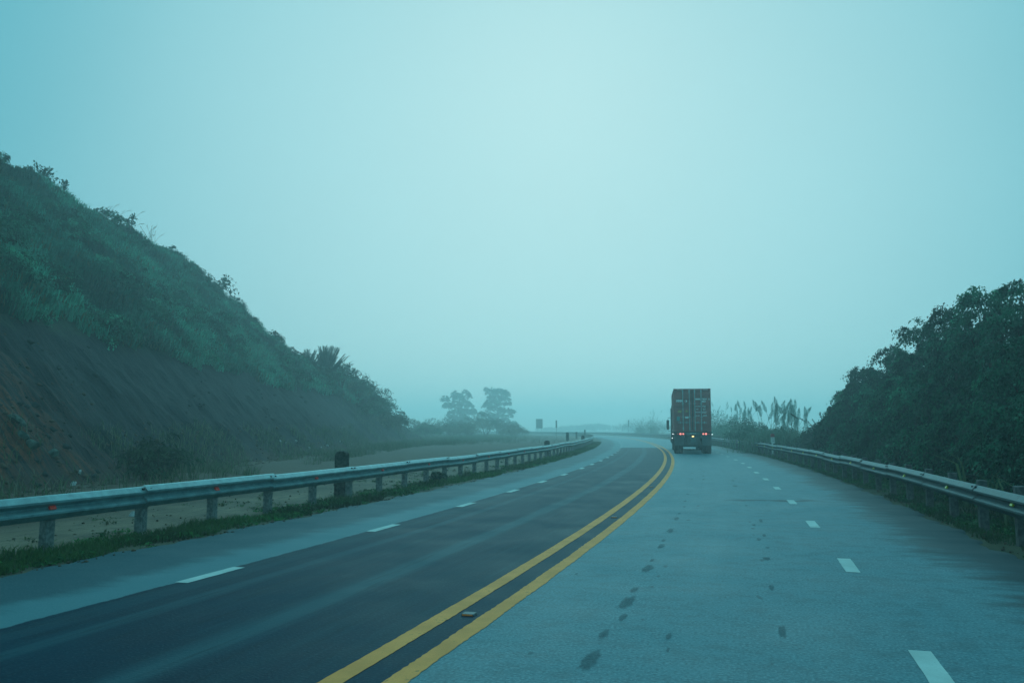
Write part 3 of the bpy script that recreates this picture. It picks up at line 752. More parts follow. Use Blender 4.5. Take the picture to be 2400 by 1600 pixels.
# ---- hill grass: arching tufts over the upper slope
def hill_grass():
    r = np.random.default_rng(5); N = 60000
    Y = 14 + r.random(N) ** 0.85 * 116; w = r.random(N) * 27 + 3.0
    X = XT - w; Z = hill_z(X, Y); H = np.interp(Y, CY, CZ) + 0.35
    nb = fbm(np.stack([X * 0.35, Y * 0.35, Z * 0], -1), 3)
    keep = (Z > 5.9 + (nb - 0.5) * 2.6 - 0.02 * (Y - 40)) & (w < H / TAN + 4.5) & (Z > 1.2)
    X, Y, Z, nb = X[keep], Y[keep], Z[keep], nb[keep]
    n = len(X); per = 7
    tone = fbm(np.stack([X * 0.22, Y * 0.22, Z * 0.22], -1), 3)
    t2 = fbm(np.stack([X * 0.9, Y * 0.9, Z * 0.9 + 9], -1), 2)
    size = 0.55 + 0.75 * t2
    c = np.array([0.012, 0.060, 0.044]) + np.clip((tone - 0.34) * 2.6, 0, 1)[:, None] * np.array([0.050, 0.270, 0.180])
    c = c * (0.55 + 0.9 * r.random((n, 1)))
    dryk = r.random(n) < 0.07; c[dryk] = np.array([0.10, 0.11, 0.06])
    R = np.repeat(np.stack([X, Y, Z - 0.05], -1), per, 0) + r.normal(size=(n * per, 3)) * np.array([0.16, 0.16, 0.05])
    a = r.random(n * per) * 6.283
    dirs = np.repeat(rand_dirs(n, r), per, 0) * np.array([1, 1, 0]) * 0.7
    le = np.stack([np.cos(a), np.sin(a), a * 0], -1) * 0.55 + np.array([0.55, -0.15, -0.25]) + dirs
    L = np.repeat(size, per) * (0.5 + 0.6 * r.random(n * per)); C = np.repeat(c, per, 0) * (0.8 + 0.4 * r.random((n * per, 1)))
    V, Q, T, C = blades(R, le, L, 0.045 + 0.03 * r.random(n * per), C, 0.9, rng=r)
    o = np_mesh('hill_grass', V, [Q, T], M['grass'], col=C)
    tag(o, 'long green grass covering the upper slope of the left hill', 'grass', kind='stuff')
hill_grass()

def hill_creeper():
    r = np.random.default_rng(15); n = 900
    Y = 15 + 105 * r.random(n); w = 4 + 23 * r.random(n); X = XT - w; Z = hill_z(X, Y); H = np.interp(Y, CY, CZ)
    k = (Z > 5.6) & (w < H / TAN + 2.0) & (fbm(np.stack([X * 0.25, Y * 0.25, Z * 0], -1), 2) > 0.42); X, Y, Z = X[k], Y[k], Z[k]
    sz = 0.45 + 1.0 * r.random(len(X)) ** 2
    lobes = np.stack([X, Y, Z + sz * 0.15, sz, sz, sz * 0.75], -1)
    o = crown_mesh('hill_creeper', lobes, 7500, 22, 0.17, 0.5, 0.24, 0.6, ((0.010, 0.050, 0.034), (0.050, 0.250, 0.150)), None, 15)
    tag(o, 'lumpy leafy creepers and low scrub over the upper left hillside', 'scrub', kind='stuff')
hill_creeper()

def strip_grass(name, label, n, srange, orange, L, W, pal, seed, power=2.0, zoff=-0.04, lean=0.5, thin=0.0):
    r = np.random.default_rng(seed); pal = np.array(pal)
    s = srange[0] + (srange[1] - srange[0]) * r.random(n) ** power
    o = orange[0] + (orange[1] - orange[0]) * r.random(n)
    P = road(s, o); 
    nb = fbm(np.stack([P[:, 0] * 1.1, P[:, 1] * 1.1, P[:, 1] * 0], -1), 3)
    edge = np.minimum(o - min(orange), max(orange) - o) / abs(orange[1] - orange[0])
    k = nb + edge * 0.9 > thin
    s, o, P, nb = s[k], o[k], P[k], nb[k]; n = len(s)
    P[:, 2] = (z_bank(s, o, P) if o.mean() > 0 else z_lot(s, o, P)) - 0.01
    a = r.random(n) * 6.283; le = np.stack([np.cos(a), np.sin(a), a * 0], -1) * (lean * (0.3 + r.random(n)))[:, None]
    tone = np.clip((fbm(np.stack([P[:, 0] * 0.6 + 9, P[:, 1] * 0.6, P[:, 1] * 0], -1), 2) - 0.25) * 2, 0, 1)
    c = pal[0] + (pal[1] - pal[0]) * (tone * (0.4 + 0.6 * r.random(n)))[:, None]
    Ln = L[0] + (L[1] - L[0]) * r.random(n) * np.clip(nb * 1.4, 0.2, 1.2)
    V, Q, T, C = blades(P, le, Ln, W * (0.7 + 0.6 * r.random(n)), c, 0.6, rng=r)
    ob = np_mesh(name, V, [Q, T], M['grass'], col=C)
    return tag(ob, label, 'grass', kind='stuff')
strip_grass('verge_grass', 'low weedy green grass along the foot of the left guardrail', 70000, (-2, 110), (-7.25, -5.92), (0.04, 0.20), 0.016, ((0.026, 0.038, 0.018), (0.075, 0.180, 0.055)), 21, 1.9, thin=0.64)
strip_grass('verge_grass', 'dark weedy grass under the right guardrail', 80000, (-2, 120), (6.05, 8.7), (0.04, 0.17), 0.016, ((0.018, 0.030, 0.014), (0.050, 0.120, 0.036)), 22, 1.9, thin=0.42)
strip_grass('dry_grass', 'tall dry grass and scrub beyond the right guardrail', 26000, (4, 150), (8.3, 15.0), (0.5, 1.3), 0.03, ((0.020, 0.032, 0.018), (0.065, 0.085, 0.045)), 23, 1.0, thin=0.2, lean=0.6)

def weeds(name, label, n, srange, orange, size, pal, seed, thr):
    r = np.random.default_rng(seed); pal = np.array(pal)
    s = srange[0] + (srange[1] - srange[0]) * r.random(n) ** 1.8; o = orange[0] + (orange[1] - orange[0]) * r.random(n)
    P = road(s, o); nb = fbm(np.stack([P[:, 0] * 0.8 + 5, P[:, 1] * 0.8, P[:, 1] * 0], -1), 3); k = nb > thr; s, o, P = s[k], o[k], P[k]; n = len(s)
    P[:, 2] = (z_bank(s, o, P) if o.mean() > 0 else z_lot(s, o, P))
    per = 14; tone = r.random((n, 1)); c = np.repeat(pal[0] + (pal[1] - pal[0]) * tone, per, 0) * (0.75 + 0.5 * r.random((n * per, 1)))
    sz = np.repeat(size * (0.5 + r.random(n)), per)
    p = np.repeat(P, per, 0) + r.normal(size=(n * per, 3)) * np.stack([sz * 0.9, sz * 0.9, sz * 0.35], -1); p[:, 2] = np.abs(p[:, 2] - np.repeat(P[:, 2], per)) + np.repeat(P[:, 2], per) + 0.02
    ax = rand_dirs(n * per, r) + np.array([0, 0, 0.25]); L = sz * (0.7 + 0.6 * r.random(n * per))
    V, T, C = leaves(p, rand_dirs(n * per, r) * 0.5 + np.array([0, 0, 1.0]), ax, L, L * 0.5, c)
    return tag(np_mesh(name, V, T, M['leaf'], col=C), label, 'weeds', kind='stuff')
weeds('verge_weeds', 'leafy low weeds scattered along the left guardrail foot', 2400, (-2, 90), (-7.5, -5.95), 0.065, ((0.020, 0.060, 0.022), (0.060, 0.190, 0.060)), 51, 0.50)
weeds('verge_weeds', 'leafy low weeds scattered under the right guardrail', 3600, (-2, 80), (6.1, 8.8), 0.075, ((0.014, 0.050, 0.020), (0.045, 0.150, 0.050)), 52, 0.46)
weeds('layby_weeds', 'sparse weeds and dead leaves on the sandy lay-by', 1000, (2, 110), (-10.0, -7.4), 0.05, ((0.050, 0.060, 0.035), (0.10, 0.15, 0.07)), 53, 0.54)
def stones(name, label, n, fpos, size, mat, seed):
    r = np.random.default_rng(seed); P = fpos(r, n); n = len(P)
    base = np.array([(1, 0, 0), (-1, 0, 0), (0, 1, 0), (0, -1, 0), (0, 0, 1), (0, 0, -1)], float)
    Fc = np.array([(0, 2, 4), (2, 1, 4), (1, 3, 4), (3, 0, 4), (2, 0, 5), (1, 2, 5), (3, 1, 5), (0, 3, 5)])
    sz = size[0] + (size[1] - size[0]) * r.random((n, 1, 1)) ** 3
    V = base[None] * sz * (0.5 + 0.8 * r.random((n, 6, 3))) ; a = r.random(n) * 6.283; ca, sa = np.cos(a)[:, None], np.sin(a)[:, None]
    V = np.stack([V[:, :, 0] * ca - V[:, :, 1] * sa, V[:, :, 0] * sa + V[:, :, 1] * ca, V[:, :, 2] * 0.7], -1) + P[:, None]
    F = (np.arange(n)[:, None, None] * 6 + Fc[None]).reshape(-1, 3)
    return tag(np_mesh(name, V.reshape(-1, 3), F, mat), label, 'stones', kind='stuff')
def _pos_toe(r, n):
    Y = 14 + 70 * r.random(n) ** 1.5; X = XT + 1.2 - 3.4 * r.random(n) ** 1.6 * (1 + 1.6 * (Y < 34)); Z = np.where(X < XT, hill_z(X, Y), -0.04); return np.stack([X, Y, Z], -1)
stones('rubble', 'loose earth clods and stones at the foot of the cut slope', 4200, _pos_toe, (0.02, 0.16), M['clod'], 61)
def _pos_slope(r, n):
    Y = 15 + 60 * r.random(n) ** 1.4; X = XT - 6.5 * r.random(n); k = fbm(np.stack([X * 0.5, Y * 0.35, X * 0], -1), 3) > 0.52; X, Y = X[k], Y[k]; return np.stack([X, Y, hill_z(X, Y)], -1)
stones('slope_stones', 'stones and roots sticking out of the cut slope', 1500, _pos_slope, (0.015, 0.26), M['clod_dark'], 63)
def _pos_edge(r, n):
    s = -2 + 60 * r.random(n) ** 1.8; o = np.where(r.random(n) < 0.6, -5.95 - 0.5 * r.random(n) ** 2 + 0.25 * r.random(n), 6.0 + 0.3 * r.random(n)); o = np.where(r.random(n) < 0.35, -7.2 - 4.5 * r.random(n), o); P = road(s, o); P[:, 2] = np.where(np.abs(o) > 5.9, -0.015, 0.004); return P
stones('gravel', 'loose gravel along the asphalt edges and on the lay-by', 2600, _pos_edge, (0.008, 0.04), M['clod'], 62)
def toe_grass():
    r = np.random.default_rng(31); n = 80000
    Y = 16 + 235 * r.random(n) ** 1.15; X = XT + 4.2 - 6.0 * r.random(n)
    far = np.clip((Y - 80) / 30, 0, 1); X = X + far * (r.normal(size=n) * 6 + 2)
    on = X < XT
    Z = np.where(on, hill_z(X, Y), -0.06)
    nb = fbm(np.stack([X * 0.4, Y * 0.4, Z * 0], -1), 3)
    k = (nb > 0.50 - 0.03 * far) & (X < np.interp(Y, PY[:1300], PX[:1300]) - 9.5) & ((Y > 31) | (r.random(n) < 0.25)) ; X, Y, Z, nb, far = X[k], Y[k], Z[k], nb[k], far[k]; n = len(X)
    a = r.random(n) * 6.283; le = np.stack([np.cos(a), np.sin(a), a * 0], -1) * 0.45
    c = np.array([0.060, 0.070, 0.045]) + r.random((n, 1)) * np.array([0.10, 0.11, 0.07])
    g = r.random(n) < 0.4; c[g] = c[g] * np.array([0.5, 0.8, 0.55])
    V, Q, T, C = blades(np.stack([X, Y, Z - 0.05], -1), le, (0.2 + 0.55 * r.random(n)) * (0.5 + 0.9 * np.clip(nb, 0, 1)), 0.022 + 0.012 * far, c, 0.6, rng=r)
    o = np_mesh('dry_grass', V, [Q, T], M['grass'], col=C)
    tag(o, 'tall dry grass along the foot of the left hill', 'grass', kind='stuff')
toe_grass()

# ---- saplings and reeds on the crest
def on_crest(px, py):
    p1 = pix(px, py, 1.0); u, v = p1.x, p1.z - EYE
    Y = (TAN * XT - EYE) / (v + TAN * u); Y = float(np.clip(Y, 20, 135)) + 1.0
    X = u * Y
    return Vector((X, Y, ground_at(X, Y) - 0.1)), Y
for (px_, py_, hp, wp, lab, sd) in (
        (14, 392, 40, 30, 'spindly sapling on the hill crest, nearest the top left corner', 1),
        (100, 430, 48, 60, 'bushy two headed sapling on the hill crest', 2),
        (146, 468, 44, 28, 'narrow upright sapling on the crest above the bushy two headed one', 3),
        (266, 530, 36, 24, 'small sapling below the feathery reeds on the crest', 4),
        (310, 556, 48, 32, 'leafy sapling between the two reed clumps on the hill crest', 5),
        (524, 700, 50, 58, 'round leafy sapling alone on the lower part of the crest', 6)):
    b, Y = on_crest(px_, py_)
    sapling('sapling', lab, b, hp * Y / F_PX * 1.15, wp * Y / F_PX, 40 + sd, leaf=0.0046 * Y, n=230 if wp > 40 else 130, group='saplings along the hill crest')
for (px_, py_, hp, lab, sd, ns, fan) in (
        (238, 512, 76, 'tall thin feathery reeds on the upper hill crest', 1, 7, 0.22),
        (272, 530, 70, 'feathery reeds leaning right on the upper hill crest', 2, 9, 0.35),
        (352, 580, 62, 'feathery reed clump on the crest right of the leafy sapling', 3, 12, 0.28),
        (425, 630, 34, 'short grass tuft with bent blades on the middle of the crest', 4, 4, 0.3)):
    b, Y = on_crest(px_, py_)
    reeds('silver_grass', lab, b, hp * Y / F_PX, 60 + sd, n_blade=70, n_stalk=ns, plume=0.36, spread=1.2, blade_len=0.35, fluffy=False, lean=(0.5, 0), stalk_r=0.016, group='silver grass along the hill crest', plume_col=(0.12, 0.13, 0.11), fan=fan, width=0.05)
# small shrubs that break the crest line
for i, (px_, py_, wp, hp) in enumerate(((60, 418, 50, 16), (205, 500, 46, 18), (400, 606, 44, 18), (452, 648, 34, 18), (590, 765, 40, 20), (640, 806, 42, 24), (682, 838, 46, 22), (480, 672, 26, 14))):
    b, Y = on_crest(px_, py_)
    bush('shrub', ['low shrub on the crest below the topmost sapling', 'low shrub on the crest left of the feathery reeds', 'low shrub on the crest above the bent grass tuft', 'small shrub on the crest below the bent grass tuft', 'shrub on the crest just below the lone round sapling', 'shrub halfway down the lower crest', 'shrub on the crest just above the fan palms', 'tiny shrub on the crest above the lone round sapling'][i], b - Vector((0, 0, 0.25)), wp * Y / F_PX, hp * Y / F_PX + 0.5, 80 + i, leaf=0.2, clumps=60, per=12, group='low shrubs on the hill crest')

# fan palms and shrubs on the nose of the hill
b = pix(717, 878, 94); fan_palm('fan_palm', 'fan palm on the hill end, left of the pair', b, 3.0, 3, n=20, group='fan palms on the hill end', spread=0.65)
b = pix(764, 880, 94); fan_palm('fan_palm', 'fan palm on the hill end, wider right one of the pair', b, 3.3, 4, n=30, group='fan palms on the hill end', spread=0.9)
for i, (px_, py_, wp, hp, Y, pal, lab) in enumerate((
        (742, 905, 130, 48, 92, MIDG, 'green undergrowth around the foot of the fan palms'),
        (800, 905, 70, 58, 98, MIDG, 'rounded shrub right of the fan palms on the hill end'),
        (838, 940, 76, 66, 104, MIDG, 'dark shrub with a pointed top on the hill end'),
        (872, 975, 66, 70, 110, MIDG, 'tangled shrub halfway down the hill end'),
        (898, 1000, 70, 90, 118, ((0.022, 0.055, 0.035), (0.06, 0.13, 0.075)), 'bright green rounded bush low on the hill end'),
        (935, 1008, 44, 44, 116, DRY, 'small open twiggy bush at the bottom of the hill end'),
        (905, 1012, 70, 46, 106, DRY, 'brownish low scrub in front of the bright green bush'),
        (850, 990, 90, 52, 100, MIDG, 'dark low scrub below the pointed shrub'))):
    b = pix(px_, py_, Y); bush('bush', lab, b, wp * Y / F_PX, hp * Y / F_PX * 1.05, 100 + i, leaf=0.24, clumps=150, per=14, pal=pal, group='shrubs on the hill end')
for i, (px_, py_, hp) in enumerate(((800, 880, 48), (822, 905, 40), (862, 925, 38))):
    b = pix(px_, py_, 98); reeds('silver_grass', ['feathery reeds sticking out right of the fan palms', 'feathery reeds above the pointed shrub on the hill end', 'single arching reed tuft on the hill end'][i], b, hp * 98 / F_PX, 120 + i, n_blade=30, n_stalk=6, plume=0.6, spread=0.8, fluffy=False, lean=(0.8, 0), group='silver grass on the hill end', plume_col=(0.12, 0.13, 0.11))
# toe bush on the near lower slope
g = pix(372, 1092, 30); bush('bush', 'dark bush with long arching leaves at the foot of the left hill', (g.x, 30, -0.05), 2.6, 1.7, 130, leaf=0.24, clumps=90, per=14, aspect=0.22, pal=((0.014, 0.030, 0.018), (0.045, 0.085, 0.045)))
g = pix(375, 1096, 30.6); reeds('tall_grass', 'arching long leaved grass growing through the bush at the hill foot', (g.x - 0.1, 30.6, 0.0), 1.75, 131, n_blade=120, n_stalk=0, spread=1.4, blade_len=0.9, width=0.05, pal=((0.02, 0.04, 0.02), (0.06, 0.10, 0.05)))
g = pix(338, 1112, 29); bush('bush', 'small pale leafed weed at the left foot of the arching bush', (g.x, 29, -0.05), 0.9, 0.8, 132, leaf=0.16, clumps=30, per=12)

# scrub line and two trees on the left in the distance
def sil_lobes(bl, base, Y, seed):
    r = np.random.default_rng(seed); out = []
    for cx, cy, rx, ry in bl:
        p = pix(1000 + cx / 9.046, 900 + cy / 9.046, Y); k = Y / F_PX / 9.046
        out.append((p.x - base[0], r.normal() * 1.6, p.z - base[2], rx * k * 1.1, rx * k * 1.15, ry * k * 1.45))
    return out
TYY = 340
LB = ((390, 340, 80, 70), (600, 250, 90, 80), (680, 330, 120, 100), (830, 230, 90, 70), (900, 280, 50, 70), (450, 470, 100, 70), (600, 480, 130, 90), (800, 440, 130, 80), (900, 480, 80, 50), (960, 600, 95, 60), (820, 620, 150, 80), (650, 600, 100, 60), (520, 660, 80, 80), (560, 760, 110, 90), (760, 740, 140, 80), (900, 780, 90, 50), (520, 850, 90, 60), (680, 850, 130, 80), (640, 950, 150, 90))
RB = ((1270, 140, 60, 50), (1380, 190, 120, 80), (1550, 200, 140, 80), (1680, 240, 80, 80), (1430, 310, 150, 80), (1650, 350, 120, 80), (1400, 430, 160, 80), (1700, 430, 100, 40), (1270, 480, 90, 60), (1450, 540, 150, 70), (1680, 590, 150, 60), (1830, 600, 60, 40), (1170, 650, 90, 50), (1330, 680, 140, 60), (1560, 680, 130, 60), (1760, 690, 60, 50), (1400, 780, 140, 60), (1180, 780, 80, 35), (1640, 780, 130, 50), (1800, 830, 110, 40), (1870, 890, 60, 30), (1570, 920, 60, 50))
bL = (pix(1000 + 720 / 9.046, 1000, TYY).x, TYY, -0.1); bR = (pix(1000 + 1490 / 9.046, 1000, TYY).x, TYY, -0.1)
broad_tree('tree', 'left of the two misty roadside trees, broad and leaning with trunk hidden by scrub', bL, 16.0, 5.0, sil_lobes(LB, bL, TYY, 1), 201, leaf=0.48, clumps=1300, per=24, pal=DARK, group='two misty roadside trees', spread=0.30, r0=0.38)
broad_tree('tree', 'right of the two misty roadside trees, upright with a visible trunk', bR, 17.0, 4.5, sil_lobes(RB, bR, TYY, 2), 202, leaf=0.44, clumps=1350, per=22, pal=DARK, group='two misty roadside trees', spread=0.28, r0=0.42)
SCR = [(975, 1016, 70, 40, 168, DRY), (1020, 1018, 80, 42, 174, DRY), (1058, 1020, 70, 44, 185, MIDG), (1100, 1020, 80, 52, 191, DRY), (1140, 1018, 60, 62, 200, MIDG), (1180, 1018, 70, 38, 203, DRY), (1205, 1018, 60, 26, 188, DRY), (1000, 1020, 60, 30, 156, MIDG), (1085, 1022, 70, 26, 171, DRY)]
SCL = ['dry low bush just right of the hill end', 'dry tangled bush left of the two misty trees', 'green bush under the left side of the left misty tree', 'dry bush under the right side of the left misty tree', 'tall rounded bush between the two misty trees', 'low dry bush right of the right misty tree trunk', 'low mound of dry scrub at the right end of the scrub line', 'small green bush in front of the dry scrub near the hill end', 'low dry brush in front of the left misty tree']
for i, (px_, py_, wp, hp, Y, pal) in enumerate(SCR):
    b = pix(px_, py_, Y); bush('scrub_bush', SCL[i], (b.x, Y, -0.15), wp * Y / F_PX * 1.15, hp * Y / F_PX + 0.6, 140 + i, leaf=0.24, clumps=170, per=28, pal=pal, aspect=0.35, group='scrub bushes below the misty trees')
g = pix(1172, 1098, 0.001)
w1 = road(np.array([s_at_y(26.5)]), -6.9)[0]; bush('weed', 'dark leafy weed at a guardrail post foot on the left', (w1[0], w1[1], -0.05), 0.5, 0.45, 150, leaf=0.1, clumps=24, per=10, group='weeds at the left guardrail')
w1 = road(np.array([s_at_y(29.5)]), -6.8)[0]; reeds('weed', 'spiky weed between the left guardrail posts', (w1[0], w1[1], -0.02), 0.6, 151, n_blade=40, n_stalk=0, spread=0.25, blade_len=0.9, width=0.03, group='weeds at the left guardrail')

# ---- right thicket: vine draped trees on the bank
def vine_tree(label, base, h, w, seed, d=None, front=False, group='vine draped trees beyond the right guardrail', pal=DARK, leaf=0.19, clumps=420, per=17, vine=1.3):
    rt = thing('vine_tree', label, 'tree', base, 0, group); rng = np.random.default_rng(seed); d = d or w * 0.85
    lobes = []
    for k in range(9):
        a = 2 * math.pi * k / 9 + rng.random() * 0.8; f = ((k * 0.38) % 1.0) * 0.85 + 0.12 * rng.random(); rad = (1 - 0.58 * f) * 0.38
        z = h * (0.14 + 0.66 * f)
        lobes.append((math.cos(a) * w * rad, math.sin(a) * d * rad, z, w * (0.15 + 0.09 * rng.random()), d * (0.15 + 0.09 * rng.random()), h * (0.10 + 0.07 * rng.random())))
    lobes.append((0, 0, h * 0.87, w * 0.19, d * 0.19, h * 0.12)); lobes.append((0.15 * w, 0.0, h * 0.74, w * 0.2, d * 0.2, h * 0.13))
    mb = MB()
    mb.tube([(0, 0, -0.5), (0.1, 0, h * 0.4), (0, 0.1, h * 0.86)], [0.07 + 0.015 * h, 0.06 + 0.008 * h, 0.02], 7)
    for l in lobes:
        z = min(l[2] * 0.6, h * 0.6); mb.tube([(0.03, 0, z), (l[0] * 0.5, l[1] * 0.5, (z + l[2]) / 2 + 0.1), l[:3]], [0.05, 0.035, 0.015], 5)
    mb.build('trunk', M['bark'], rt)
    crown_mesh('crown', lobes, clumps, per, leaf, 0.5, 0.20, 0.75, pal, rt, seed, 0.0, vine, core=True)
    return rt
def bank_point(px, Y):
    X = pix(px, 1000, Y).x; return X
SIL = [  # photo x, photo y of the top, distance, width px, label
    (1950, 980, 56, 46, 'low leafy vine shrub at the far left tip of the right thicket'),
    (1982, 916, 52, 76, 'vine draped tree second from the left tip of the right thicket'),
    (2022, 858, 47, 110, 'vine draped tree with a jagged top in the left part of the right thicket'),
    (2085, 812, 42, 120, 'vine draped tree with a square shoulder in the middle left of the right thicket'),
    (2150, 752, 37, 140, 'vine draped tree with overhanging top in the middle of the right thicket'),
    (2215, 722, 33, 130, 'vine draped tree with a small spire in the middle right of the right thicket'),
    (2305, 668, 29, 170, 'tall vine draped tree with lacy top near the right edge'),
    (2405, 650, 26, 190, 'tallest vine draped tree cut off by the right edge'),
    (2530, 600, 23, 220, 'vine draped tree standing just past the right edge of the view')]
for i, (px_, py_, Y, wp, lab) in enumerate(SIL):
    p = pix(px_, py_, Y); s = s_at_y(Y)
    zb = -0.1; h = (p.z - zb) * 1.02
    vine_tree(lab, (p.x, Y, zb), h, wp * Y / F_PX * 1.55, 300 + i, clumps=560, per=44, leaf=0.085 + 0.0011 * Y)
fill = [(1990, 930, 44, 100), (2050, 905, 39, 120), (2110, 880, 35, 130), (2170, 860, 31, 150), (2240, 830, 27.5, 160), (2320, 800, 24.5, 180), (2410, 780, 21.5, 200), (2080, 960, 33, 110), (2160, 960, 28, 120), (2250, 940, 24, 140), (2350, 930, 20.5, 160), (2460, 900, 17.5, 200), (2000, 985, 39, 90), (2560, 850, 15.5, 240)]
for i, (px_, py_, Y, wp) in enumerate(fill):
    p = pix(px_, py_, Y); zb = -0.1
    vine_tree('vine choked shrub inside the dark right thicket, below its skyline', (p.x, Y, zb), (p.z - zb) * 1.0, wp * Y / F_PX * 1.6, 340 + i, clumps=420, per=44, leaf=0.085 + 0.0011 * Y, group='vine choked shrubs inside the right thicket')
low = [(1985, 1020, 42), (2010, 1030, 36), (2070, 1040, 31), (2130, 1050, 27), (2200, 1060, 23), (2280, 1075, 19.5), (2370, 1090, 16.5), (2470, 1100, 14)]
for i, (px_, py_, Y) in enumerate(low):
    s = s_at_y(Y - 2); q = road(np.array([s]), 9.4 + 0.5 * (i % 2))[0]
    bush('low_bush', 'low tangled bush right behind the right guardrail at the foot of the thicket', (q[0], q[1], -0.05), 3.4, 1.5 + 0.35 * (i % 3), 370 + i, leaf=0.17, clumps=190, per=16, pal=((0.010, 0.020, 0.012), (0.048, 0.080, 0.040)), vine=0.4, group='low bushes at the foot of the right thicket')
# grass blades standing in front of the thicket
for i, (px_, Y, hh, lab) in enumerate(((2258, 18.6, 1.75, 'pale tall grass stem standing behind the right guardrail'), (2310, 16.8, 1.2, 'broad bent grass blades behind the right guardrail'), (2385, 15.4, 1.15, 'grass tuft behind the right guardrail at the right edge'))):
    X = pix(px_, 1000, Y).x; reeds('tall_grass', lab, (X, Y, 0), hh, 380 + i, n_blade=(9, 16, 26)[i], n_stalk=0, spread=(0.12, 0.4, 0.5)[i], blade_len=1.0, width=0.045, pal=((0.05, 0.09, 0.045), (0.12, 0.17, 0.09)), group='tall grass behind the right guardrail')

# drooping reeds at the left tip of the thicket
for i, (px_, py_, Y, hp, lab) in enumerate(((1960, 1030, 54, 92, 'drooping feathery reeds at the left tip of the right thicket'), (1945, 1035, 53, 60, 'short feathery reeds below the drooping ones'))):
    p = pix(px_, py_, Y); reeds('silver_grass', lab, (p.x, Y, 0), hp * Y / F_PX * 1.15, 390 + i, n_blade=60, n_stalk=11, plume=0.7, spread=1.0, fluffy=False, lean=(-1.1, 0), group='silver grass by the right thicket', plume_col=(0.10, 0.11, 0.09), fan=0.3)
# pampas grass clumps behind the rail
PAM = [(1795, 62, 128, 15, 'pampas grass clump left of centre behind the kilometre stone'), (1845, 61, 134, 17, 'tallest pampas grass clump behind the kilometre stone'), (1868, 60, 118, 12, 'pampas grass clump at the right of the plumed group'),
       (1748, 76, 116, 12, 'thin pampas grass clump between truck and plumed group'), (1722, 90, 100, 8, 'short leaning pampas grass clump right of the truck'), (1690, 140, 96, 12, 'misty pampas grass clump beside the truck container'), (1668, 165, 84, 12, 'faint misty pampas grass clump just right of the truck'),
       (1530, 230, 62, 10, 'faint misty pampas grass clump left of the truck'), (1500, 260, 48, 8, 'fainter misty reeds farther left of the truck')]
for i, (px_, Y, hp, ns, lab) in enumerate(PAM):
    X = pix(px_, 1000, Y).x; h = hp * Y / F_PX + 0.2
    reeds('pampas_grass', lab, (X, Y, 0), h * 0.92, 400 + i, n_blade=300, n_stalk=ns, pal=((0.07, 0.13, 0.09), (0.16, 0.26, 0.18)), plume_col=(0.42, 0.58, 0.54), plume=0.80 if i < 3 else 0.70, spread=2.2 if i < 3 else 2.0, blade_len=0.62, lean=(0.10, 0), width=0.05, group='pampas grass beyond the right guardrail', fan=0.15)
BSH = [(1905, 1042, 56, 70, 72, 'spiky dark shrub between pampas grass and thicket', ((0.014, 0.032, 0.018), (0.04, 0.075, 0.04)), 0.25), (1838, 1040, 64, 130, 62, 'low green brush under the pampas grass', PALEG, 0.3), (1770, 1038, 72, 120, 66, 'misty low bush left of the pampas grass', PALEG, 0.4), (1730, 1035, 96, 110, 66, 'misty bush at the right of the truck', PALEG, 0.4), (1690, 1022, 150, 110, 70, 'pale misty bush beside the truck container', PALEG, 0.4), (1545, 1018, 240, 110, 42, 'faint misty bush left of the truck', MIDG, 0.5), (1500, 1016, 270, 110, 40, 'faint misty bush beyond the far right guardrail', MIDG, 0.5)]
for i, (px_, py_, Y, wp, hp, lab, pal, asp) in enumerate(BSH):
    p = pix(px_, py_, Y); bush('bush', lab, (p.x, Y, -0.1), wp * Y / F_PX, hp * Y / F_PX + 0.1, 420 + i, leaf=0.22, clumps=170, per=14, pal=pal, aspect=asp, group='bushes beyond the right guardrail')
g = pix(1890, 1040, 57); reeds('spiky_plant', 'spiky upright leaves of a plant beside the thicket tip', (g.x + 0.3, 57, 0), 2.0, 440, n_blade=90, n_stalk=0, spread=1.3, blade_len=0.95, width=0.07, pal=((0.014, 0.034, 0.02), (0.04, 0.075, 0.045)))

# far wooded mound, almost lost in the fog
def far_wood():
    r = np.random.default_rng(77); lobes = []
    for k in range(46):
        f = r.random(); X = 22 + 90 * f; hh = 0.8 + 3.0 * math.exp(-((f - 0.42) / 0.26) ** 2) + r.random()
        lobes.append((X, 640 + 20 * r.normal(), hh * 0.5, 6, 5, hh * 0.7))
    o = crown_mesh('far_wood', lobes, 1800, 10, 1.0, 0.6, 1.2, 0.3, MIDG, None, 77)
    tag(o, 'faint wooded mound almost lost in the fog beyond the bend', 'woodland', kind='stuff')
far_wood()

